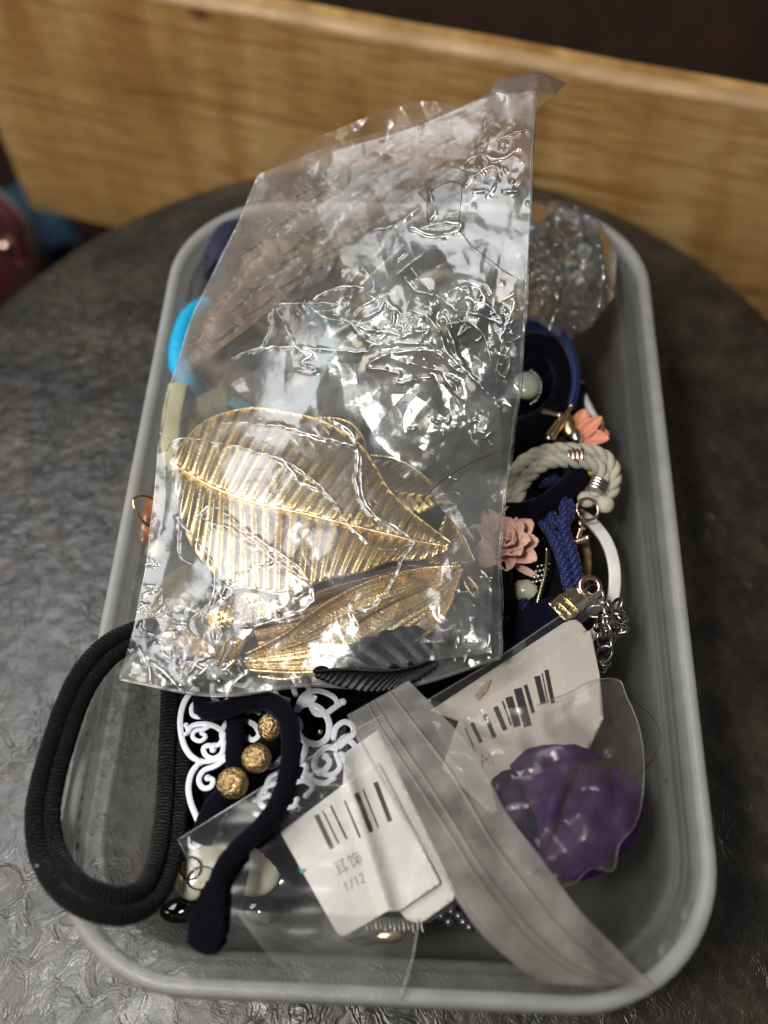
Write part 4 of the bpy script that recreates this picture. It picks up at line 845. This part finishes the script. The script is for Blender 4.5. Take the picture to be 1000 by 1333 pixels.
for L, w_ in (([(655, 225), (690, 275), (755, 292), (803, 255), (808, 185), (770, 125), (705, 98), (660, 120)], .12), ([(700, 290), (690, 340), (660, 380)], .12), ([(790, 150), (830, 120), (875, 88)], .11),
          ([(650, 160), (672, 200), (655, 240)], .10), ([(830, 275), (842, 215), (885, 185), (925, 208), (922, 250), (880, 262), (845, 300)], .11),
          ([(850, 315), (900, 275), (942, 315), (935, 365), (895, 378), (868, 345)], .11), ([(850, 320), (800, 308), (748, 350), (742, 408), (782, 420), (812, 380), (792, 352)], .11),
          ([(840, 330), (862, 400), (822, 440), (765, 430)], .10), ([(655, 110), (690, 55), (755, 35), (825, 60), (850, 90)], .10), ([(745, 60), (722, 100), (745, 145), (790, 150)], .10),
          ([(650, 60), (640, 10), (700, 0)], .10), ([(480, 400), (540, 398), (575, 365)], .10), ([(560, 480), (505, 500), (470, 555), (500, 600), (535, 585)], .10), ([(420, 620), (475, 640), (445, 700)], .09),
          ([(600, 600), (640, 592), (655, 560)], .09), ([(430, 20), (450, 50), (500, 55), (540, 20)], .10), ([(545, 10), (560, 60), (610, 80)], .09), ([(560, 430), (520, 460), (500, 520)], .09),
          ([(700, 430), (740, 470), (790, 480), (830, 455)], .10), ([(640, 480), (690, 470), (730, 500), (700, 540)], .09), ([(660, 380), (700, 400), (690, 450)], .10), ([(430, 560), (470, 560), (520, 540)], .09), ([(700, 0), (720, 50), (690, 90)], .1), ([(340, 0), (400, 10), (430, -20)], .09)):
    scroll(L, fB, w_)
part('stud', blob(w1(417, 953, -.9), (.1, .1, .07), sub=2), M['gold'], fB)

# ------------------------------------------------------------------ gold beads on black cord, velvet ties
q = thing('gold_bead_tie', 'black tie strung with three crinkled gold beads', 'beaded tie', w1(325, 990, -1))
part('cord', tube(smoothpath([w1(362, 915, -.5), w1(353, 940, -.3), w1(338, 985, -.25), w1(303, 1022, -.2), w1(285, 1045, -.15), w1(272, 1068, -.2), w1(262, 1095, -.4)]),
     np.interp(np.linspace(0, 1, len(smoothpath([w1(362, 915, -.5), w1(353, 940, -.3), w1(338, 985, -.25), w1(303, 1022, -.2), w1(285, 1045, -.15), w1(272, 1068, -.2), w1(262, 1095, -.4)]))), [0, .55, .75, 1], [.14, .16, .30, .30]), 14, rough=.03), M['velvet'], q)
for (px, py, rx, ry, z_, s_) in ((351, 946, .30, .37, -.05, 1), (334, 987, .38, .37, -.02, 2), (303, 1020, .39, .40, .05, 3)):
    v_, f_ = ico(4); v_ = v_ * (1 + .045 * nz(v_, 5, s_) + .03 * nz(v_, 11, s_ + 2))[:, None]; part('bead', (v_ * np.array([rx, ry, .36]) + w1(px, py, z_), f_), M['gold_leaf'], q)
VG = 'black velvet cords at the front left of the box'
q = tie('velvet_cord_tie', 'long black velvet cord curling round the gold beads to a thick blunt end', 'hair tie', [(262, 908, -.5), (268, 925, -.3), (292, 924, -.1), (320, 915, .1), (348, 913, .25), (370, 928, .45), (379, 960, .6), (376, 1005, .8), (362, 1048, .75), (338, 1080, .6), (312, 1104, .42), (292, 1130, .25), (280, 1160, 0.05)], .245, M['velvet'], ns=20, rough=.03, group=VG)
kp = smoothpath([w1(284, 1150, .0), w1(278, 1175, -.1), w1(272, 1205, -.25), w1(267, 1232, -.4), w1(265, 1240, -.45)], .06)
part('blunt_end', tube(kp, np.interp(np.linspace(0, 1, len(kp)), [0, .25, .6, .88, .97, 1], [.26, .36, .47, .42, .30, .16]), 24, rz=np.interp(np.linspace(0, 1, len(kp)), [0, .5, .9, 1], [.25, .30, .22, .10]), rough=.05, sq=True), M['velvet'], q)
tie('velvet_cord_tie', 'straight black velvet cord hanging behind the curled one', 'hair tie', [(309, 905, -.6), (307, 950, -.5), (306, 1000, -.45), (309, 1050, -.4), (312, 1100, -.45), (310, 1140, -.5), (298, 1180, -.6)], .245, M['velvet'], ns=18, rough=.03, group=VG)
tie('black_flat_cord', 'flat black cord crossing under the front sleeve film', 'cord', [(330, 1060, -1.5), (360, 1100, -1.6), (395, 1130, -1.7), (430, 1150, -1.8)], .5, M['velvet'])
# cream shell pieces and glossy black drops
q = thing('cream_shell_charm', 'cream enamel charm with a thin wire ring under the sleeve corner', 'charm', w1(262, 1125, -1.4))
part('shell', blob(w1(262, 1125, -1.1), (.62, .95, .3), rot=(0, 0, -.35), amp=.12, sub=3), M['cream'], q)
part('wire', ringmesh(w1(248, 1130, -.75), .26, .025, (0, -.2, 1)), M['gun'], q)
part('wire', ringmesh(w1(262, 1143, -.78), .26, .022, (0.1, -.3, 1), sx=1.3), M['gun'], q)
part('gold_bar', tube(np.linspace(w1(240, 1122, -.9), w1(226, 1152, -1.0), 8), .07, 8), M['gold_pale'], q)
part('cream_shell', blob(w1(332, 1130, -1.6), (.75, .75, .3), rot=(0, 0, .3), amp=.1, sub=3), M['cream'], cat='charm', label='plain cream enamel charm right of the velvet cord under the sleeve film')
part('black_glass_drop', blob(w1(240, 1184, -1.4), (.62, .33, .22), rot=(0, 0, .15), sub=3), M['black_gloss'], cat='bead', label='oval glossy black drop left of the blunt velvet end')
part('black_glass_drop', blob(w1(342, 1184, -2.0), (.55, .40, .25), sub=3), M['black_gloss'], cat='bead', label='oval glossy black drop under the sleeve film right of the velvet end')
part('mother_of_pearl_piece', blob(w1(372, 1120, -1.9), (.9, 1.1, .25), rot=(0, 0, .6), amp=.2, sub=3), M['dark_gem'], cat='charm', label='dark shiny stone below the left edge of the front barcode card')
tie('silver_wire', 'thin silver bar edge catching light under the front card', 'wire', [(352, 1060, -.9), (348, 1080, -.9), (336, 1098, -.95)], .05, M['silver'])

# ------------------------------------------------------------------ front card with barcode
FOLD = ((452, 1010), (508, 1188))
def dline(x, y, L):
    a_, b_ = np.array(L[0], float), np.array(L[1], float); n_ = np.array([-(b_ - a_)[1], (b_ - a_)[0]]); n_ /= np.linalg.norm(n_); return (x - a_[0]) * n_[0] + (y - a_[1]) * n_[1]
def zc1(x, y):
    d = dline(np.asarray(x, float), np.asarray(y, float), FOLD)
    return -.15 + (1100 - np.asarray(y, float)) * .0032 + .20 * np.exp(-(d / 9) ** 2) + .10 * np.tanh(d / 16) + .05 * np.sin(np.asarray(x) * .035) - .0009 * np.maximum(0, np.abs(d) - 30)
def zc1b(x, y): return zc1(x, y) - .16
c1 = thing('barcode_card', 'front white card with a barcode and two faint printed lines, creased down its middle', 'card', w1(470, 1120, -.8))
o1 = round_poly([(365, 1084), (446, 1022), (492, 992), (572, 1146), (572, 1151), (520, 1186), (510, 1186), (503, 1181), (450, 1219), (440, 1217)], [3, 0, 0, 3, 2, 4, 3, 3, 12, 9])
part('front_leaf', patch(o1, zc1, 6), M['paper'], c1, solid=.03)
o2 = round_poly([(446, 1022), (449, 980), (492, 950), (593, 1160), (590, 1172), (548, 1202), (530, 1199), (514, 1176)], [0, 2, 0, 3, 2, 8, 8, 0])
part('back_leaf', patch(o2, zc1b, 8), M['paper'], c1, solid=.03)
def zo(x, y): return 380 + x * .24, 1000 + y * .24
def bar(p0, p1, w_, zf, mapf, par, scale, mat='ink', dz=.012):
    a_, b_ = np.array(mapf(*p0)), np.array(mapf(*p1)); d = (b_ - a_); L_ = np.linalg.norm(d); d /= L_; n_ = np.array([-d[1], d[0]]) * w_ * scale * .5
    k = max(2, int(L_ / 4)); ts = np.linspace(0, 1, k); V_ = []
    for t_ in ts:
        c_ = a_ + (b_ - a_) * t_
        for sg in (-1, 1): e_ = c_ + sg * n_; V_.append(w1(e_[0], e_[1], float(zf(e_[0], e_[1])) + dz))
    part('barcode_bar', (np.array(V_), [[2 * i, 2 * i + 1, 2 * i + 3, 2 * i + 2] for i in range(k - 1)]), M[mat], par)
for p0, p1, w_ in (((132, 252), (218, 436), 26), ((168, 230), (253, 408), 9), ((210, 202), (297, 384), 11), ((286, 176), (370, 376), 11), ((350, 134), (432, 346), 27), ((386, 114), (469, 322), 8), ((453, 76), (533, 288), 25)): bar(p0, p1, w_, zc1, zo, c1, .24)
# printed lines: 耳饰 and 1/12
def strokes(lines, org, ux, uy, zf, par, w_, name, mat, dz=.013):
    """lines in a unit character box, org / ux / uy in photo pixels"""
    org, ux, uy = (np.array(a_, float) for a_ in (org, ux, uy)); P_ = []
    for L in lines:
        p = np.array([org + ux * a_[0] + uy * a_[1] for a_ in L])
        for a_, b_ in zip(p[:-1], p[1:]):
            d = b_ - a_; d = d / (np.linalg.norm(d) + 1e-9); n_ = np.array([-d[1], d[0]]) * w_ * .5; ks = np.linspace(0, 1, max(2, int(np.linalg.norm(b_ - a_) / 4) + 1)); V_ = []
            for t_ in ks:
                c_ = a_ + (b_ - a_) * t_
                for sg in (-1, 1): e_ = c_ + sg * n_; V_.append(w1(e_[0], e_[1], float(zf(e_[0], e_[1])) + dz))
            P_.append((np.array(V_), [[2 * i, 2 * i + 1, 2 * i + 3, 2 * i + 2] for i in range(len(ks) - 1)]))
    part(name, merge(P_), M[mat], par)
er_ = [[(.05, .92), (.95, .92)], [(.25, .92), (.25, .15)], [(.75, .92), (.75, -.02)], [(.25, .68), (.75, .68)], [(.25, .46), (.75, .46)], [(.02, .16), (1.0, .26)]]
shi = [[(.22, 1.0), (.05, .68)], [(.15, .82), (.42, .82), (.34, .66)], [(.22, .66), (.22, .08), (.40, .24)], [(.60, 1.0), (.48, .74)], [(.55, .84), (.98, .84)], [(.72, .70), (.72, -.02)], [(.54, .62), (.54, .20)], [(.54, .62), (.93, .62), (.93, .22), (.84, .26)]]
U = np.array([16.0, -8.4]); Vv = np.array([-8.0, -18.0])
strokes(er_, (440, 1142), U, Vv, zc1, c1, 1.0, 'printed_character', 'ink_faint'); strokes(shi, np.array((440, 1142)) + U * 1.12, U, Vv, zc1, c1, 1.0, 'printed_character', 'ink_faint')
U2, V2 = np.array([6.4, -3.4]), np.array([-4.4, -11])
for k, gl in enumerate(([[(.3, .8), (.5, 1), (.5, 0)]], [[(.2, -.05), (.8, 1.05)]], [[(.3, .8), (.5, 1), (.5, 0)]], [[(.15, .8), (.35, 1), (.7, 1), (.85, .8), (.7, .5), (.15, 0), (.85, 0)]])):
    strokes(gl, np.array((450, 1161)) + U2 * 1.05 * k, U2, V2, zc1, c1, 1.0, 'printed_figure', 'ink_faint')
part('teal_mark', patch([(388, 1127), (392, 1131), (400, 1131), (395, 1137), (391, 1136)], lambda x, y: zc1(x, y) + .013, 5), M['ink_teal'], c1)
part('printed_speck', patch([(463, 1121), (466, 1120), (466, 1123), (464, 1124)], lambda x, y: zc1(x, y) + .013, 5), M['ink_faint'], c1)

# ------------------------------------------------------------------ rear card
def zc2(x, y): return .25 + (860 - np.asarray(y, float)) * .002 + .0 * np.asarray(x)
c2 = thing('barcode_card', 'rear cream card with a half hidden barcode, under the small zip bag near the chain', 'card', w1(690, 900, -.6))
o3 = round_poly([(560, 925), (738, 808), (752, 806), (765, 822), (700, 880), (600, 940)], [0, 8, 8, 2, 0, 0])
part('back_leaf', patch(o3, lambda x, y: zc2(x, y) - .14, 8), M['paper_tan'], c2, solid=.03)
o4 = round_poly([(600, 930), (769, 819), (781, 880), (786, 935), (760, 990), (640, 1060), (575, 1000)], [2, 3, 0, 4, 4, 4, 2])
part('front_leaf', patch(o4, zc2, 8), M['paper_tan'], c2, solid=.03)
def zq(x, y): return 540 + x * .32, 800 + y * .32
for p0, p1, w_ in (((535, 225), (562, 360), 17), ((518, 238), (542, 361), 5), ((497, 250), (524, 364), 24), ((450, 286), (482, 400), 15), ((418, 300), (460, 455), 34), ((382, 335), (418, 455), 30), ((357, 352), (392, 450), 7), ((328, 375), (368, 470), 20), ((285, 405), (325, 500), 18), ((232, 440), (270, 520), 16), ((205, 460), (240, 540), 5)):
    bar(p0, p1, w_, zc2, zq, c2, .32)
strokes([[(0, 0), (.3, 1)], [(.3, 1), (.8, .2)], [(.1, .5), (.8, .6)], [(.9, .9), (1.1, 0)]], (628, 1003), (14, -6), (-5, -20), zc2, c2, 1.0, 'printed_character', 'ink_faint')
part('rust_stain', patch([(618, 905), (626, 893), (640, 884), (634, 900), (622, 912)], lambda x, y: zc2(x, y) - .10, 5), pbr('rust_stain', (.27, .20, .14), .7, var=.3, vs=6), c2)

# sleeves
sl = thing('card_sleeve', 'thin clear sleeve over the front card, its pointed corner near the cream charm', 'sleeve', w1(400, 1100, -.8))
def zs(x, y): return .05 + (1100 - y) * .0030 + .03 * np.sin(x * .05 + y * .02) + .02 * np.sin(y * .11)
so = [(232, 1093), (462, 950), (500, 930), (585, 1120), (620, 1165), (560, 1200), (470, 1230), (400, 1240), (300, 1200), (262, 1150)]
part('front_film', patch(so, zs, 7), M['sleeve'], sl)
part('film_edge', tube(even(np.array([w1(x, y, float(zs(x, y)) + .02) for x, y in even(np.array([(232, 1093), (462, 950), (500, 930)], float), 6)]), .1), .02, 6), M['seam'], sl)
part('film_edge', tube(even(np.array([w1(x, y, float(zs(x, y)) + .02) for x, y in even(np.array([(232, 1093), (262, 1150)], float), 6)]), .1), .018, 6), M['seam'], sl)
cz = [wiggle([(438, 1045), (400, 1052), (372, 1066)], 2, 1), wiggle([(430, 1030), (395, 1040)], 2, 2), wiggle([(425, 1015), (388, 1040), (372, 1040)], 2, 3), wiggle([(440, 1010), (410, 1010), (380, 1030)], 2, 4), wiggle([(405, 1060), (385, 1064), (360, 1078)], 2, 5)]
SL = np.array([[(350, 1010, .34), (450, 945, .46)], [(370, 1090, .12), (462, 1035, .34)]], float); g_ = np.array([[SL[0, 0] * (1 - t_) + SL[0, 1] * t_ for t_ in np.linspace(0, 1, 4)], [SL[1, 0] * (1 - t_) + SL[1, 1] * t_ for t_ in np.linspace(0, 1, 4)]])
part('crinkled_end', sheet(g_, 70, 80, cz, None, facet=.05, seed=31, dz=.06), M['sleeve'], sl)
fl = lambda x, y: -.05 + (1200 - y) * .001 + .03 * np.sin(x * .04)
part('flap', patch([(305, 1185), (420, 1232), (546, 1196), (538, 1245), (521, 1302), (400, 1288), (350, 1245)], lambda x, y: .12 + .04 * np.sin(x * .04) + 0 * y, 7), M['sleeve_milky'], sl)
part('film_edge', tube(even(np.array([w1(*p, .14) for p in [(546, 1196), (538, 1245), (521, 1302)]]), .1), .02, 6), M['seam'], sl)
sl2 = thing('card_sleeve', 'clear crinkled sleeve edge along the top of the rear card', 'sleeve', w1(650, 880, -.2))
g2 = np.array([[(556, 912, .35), (640, 862, .45), (720, 808, .5), (782, 768, .5)], [(568, 935, .36), (655, 880, .48), (735, 826, .55), (790, 790, .52)]])
part('film_strip', sheet(g2, 30, 160, [wiggle([(560, 920), (640, 880), (720, 830)], 3, 7)], None, facet=.06, seed=4), M['sleeve'], sl2)
part('film_edge', tube(even(np.array([w1(*p) for p in [(556, 912, .37), (640, 862, .47), (720, 808, .52), (782, 768, .52)]]), .1), .022, 6), M['seam'], sl2)

# metal bits under the front card
q = thing('wire_comb', 'dark metal comb with fine teeth and a gold glint below the front card', 'comb', w1(500, 1205, -1.4))
part('comb_body', blob(w1(492, 1208, -1.2), (.85, .38, .2), rot=(0, 0, .1), amp=.25, sc=2, sub=4), M['gun'], q)
for k in range(14):
    x = 470 + k * 6.0; part('tooth', tube(np.linspace(w1(x, 1196 + (k % 3), -.85), w1(x + 3, 1212 + (k % 2) * 3, -.9), 4), .022, 6), M['chain'], q)
part('gold_cap', blob(w1(506, 1218, -.95), (.36, .13, .12), rot=(0, 0, .1), amp=.3, sc=4, sub=3), M['gold'], q)
rg = np.random.RandomState(17)
for i, (px, py, wd_) in enumerate(((570, 1184, 'leftmost'), (575, 1192, 'second from the left'), (585, 1200, 'lowest of the middle'), (588, 1186, 'topmost of the middle'), (598, 1192, 'third from the right'), (604, 1200, 'second from the right'), (612, 1207, 'rightmost'))):
    part('dark_stud', blob(w1(px, py, -1.1), (.14, .14, .12), amp=.1, sub=2), M['dark_gem'], cat='stud', group='dark faceted studs below the front card', label='tiny dark glossy stud, ' + wd_ + ' in the cluster under the front card')

# ------------------------------------------------------------------ small zip bag with a purple rosette
q = thing('purple_rosette', 'purple satin rosette with curled folds inside the small zip bag', 'rosette', w1(740, 1060, -1.6))
pcn = w1(738, 1060, -.2)
part('rosette_core', blob(pcn, (1.48, 1.52, .5), rot=(0, 0, .3), amp=.10, sc=1.0, sub=5, seed=3), M['purple'], q)
def fold(pts, w_, h_, mat, name='fold'):
    p = smoothpath([w1(a_[0], a_[1], a_[2] + .42) for a_ in pts], .08); n_ = len(p); part(name, tube(p, np.interp(np.linspace(0, 1, n_), [0, .2, .7, 1], [.08, w_, w_, .06]), 14, rz=np.interp(np.linspace(0, 1, n_), [0, .3, .7, 1], [.05, h_, h_, .05]), rough=.04), mat, q)
fold([(760, 978, -.3), (738, 1000, -.1), (722, 1040, 0), (712, 1085, -.1), (708, 1115, -.4)], .20, .22, M['purple'])
fold([(800, 1000, -.5), (818, 1040, -.45), (805, 1085, -.4), (770, 1120, -.45), (735, 1145, -.6)], .38, .3, M['purple'])
fold([(668, 1000, -.55), (662, 1030, -.4), (680, 1070, -.35), (705, 1110, -.45)], .42, .3, M['purple_dark'])
fold([(665, 1000, -.45), (700, 985, -.25), (740, 982, -.2), (785, 985, -.35)], .25, .25, M['purple'])
zb = thing('zip_bag', 'small frosted zip bag leaning across the front right corner of the box', 'bag', w1(700, 1100, -.8))
def zzb(x, y):
    return .55 - (np.asarray(x) - 560) * .0008 + .55 * np.exp(-(((x - 740) / 90) ** 2 + ((y - 1040) / 90) ** 2))
bo_ = [(545, 905), (600, 925), (662, 922), (700, 918), (745, 900), (772, 886), (805, 885), (815, 905), (830, 940), (838, 985), (836, 1040), (826, 1075), (806, 1100), (798, 1133), (770, 1130), (742, 1152), (700, 1150), (640, 1090)]
def zbf(off, amp, seed):
    vv = patch(bo_, lambda x, y: zzb(x, y), 6); uv = vv[2] * 100; r_ = np.random.RandomState(seed); z = zzb(uv[:, 0], uv[:, 1]) + off
    z = z + amp * folds(uv, seed, ((80, 2.2), (36, 1.8), (18, 1.0)))
    return wp(uv[:, 0], uv[:, 1], z), vv[1], vv[2]
part('front_film', zbf(.08, .16, 2), M['zip_film'], zb)
part('back_film', (zbf(-1.7, .1, 5)), M['zip_film'], zb)
ze = even(cr(bo_[3:-1], 120), 3.0); part('film_edge', tube(even(wp(ze[:, 0], ze[:, 1], zzb(ze[:, 0], ze[:, 1]) + .10), .1), .018, 6), M['seam'], zb)
lft = np.array([(452, 931), (471, 975), (521, 1062), (565, 1127), (592, 1167), (623, 1211), (663, 1248), (712, 1278), (775, 1284)], float)
rgt = np.array([(532, 886), (562, 917), (609, 968), (640, 1022), (662, 1062), (705, 1118), (752, 1182), (798, 1230), (848, 1282)], float)
zs_l = np.array([1.0, 1.2, 1.4, 1.4, 1.35, 1.2, .9, .5, .25]); zs_r = np.array([1.1, 1.25, 1.4, 1.45, 1.4, 1.3, 1.1, .7, .3])
def strip(t0, t1, dz, n=160, m_=14, ridge=0.0, name='zip_strip', mat='zip_strip'):
    L_ = cr(np.c_[lft, zs_l], n); R_ = cr(np.c_[rgt, zs_r], n); t_ = np.linspace(t0, t1, m_)[None, :, None]; g = L_[:, None] * (1 - t_) + R_[:, None] * t_
    z = g[..., 2] + dz + ridge * np.sin(np.pi * np.linspace(0, 1, m_))[None]
    v_ = wp(g[..., 0], g[..., 1], z); uv = np.stack(np.broadcast_arrays(np.linspace(t0, t1, m_)[None] * 2.2, np.linspace(0, 9, n)[:, None]), -1).reshape(-1, 2)
    part(name, (v_.reshape(-1, 3), grid_faces(n, m_), uv), M[mat], zb)
strip(0, 1, 0, m_=40)
for (a_, b_, r_) in ((.02, .05, .03), (.30, .35, .06), (.40, .45, .06), (.66, .71, .05)): strip(a_, b_, .015, ridge=r_, name='zip_ridge')
dk = [w1(x, y, 1.25 + .1 * k / 4) for k, (x, y) in enumerate(((500, 935), (520, 925), (540, 915)))]
# lower film skirt of the zip bag towards the box corner
part('lower_film', patch([(500, 1030), (565, 1127), (592, 1167), (635, 1215), (668, 1255), (700, 1281), (745, 1283), (790, 1290), (760, 1240), (700, 1180), (640, 1120), (560, 1040)], lambda x, y: .9 - (y - 1040) * .0028, 8), M['zip_film'], zb)

# ------------------------------------------------------------------ loose hairs
for i, (pts, lab) in enumerate((([(560, 300, 5.3), (556, 270, 5.5), (566, 245, 5.8), (600, 240, 6.0), (600, 300, 5.6), (640, 340, 5.4), (685, 370, 5.2)], 'fine dark hair curling on the upper part of the bag'),
                 ([(525, 690, 2.3), (560, 640, 2.4), (600, 610, 2.4), (645, 588, 2.5)], 'fine dark hair arching above the ring of the pale gold leaf'),
                 ([(825, 912, .6), (850, 935, .3), (860, 960, .2), (848, 990, .1), (822, 1020, .4), (820, 1050, .6), (835, 1062, .4)], 'fine dark hair looping off the right edge of the zip bag'))):
    p = smoothpath([w1(*a_) for a_ in pts], .1); part('stray_hair', tube(p, .011, 5), M['hair'], cat='hair', label=lab, group='stray hairs')
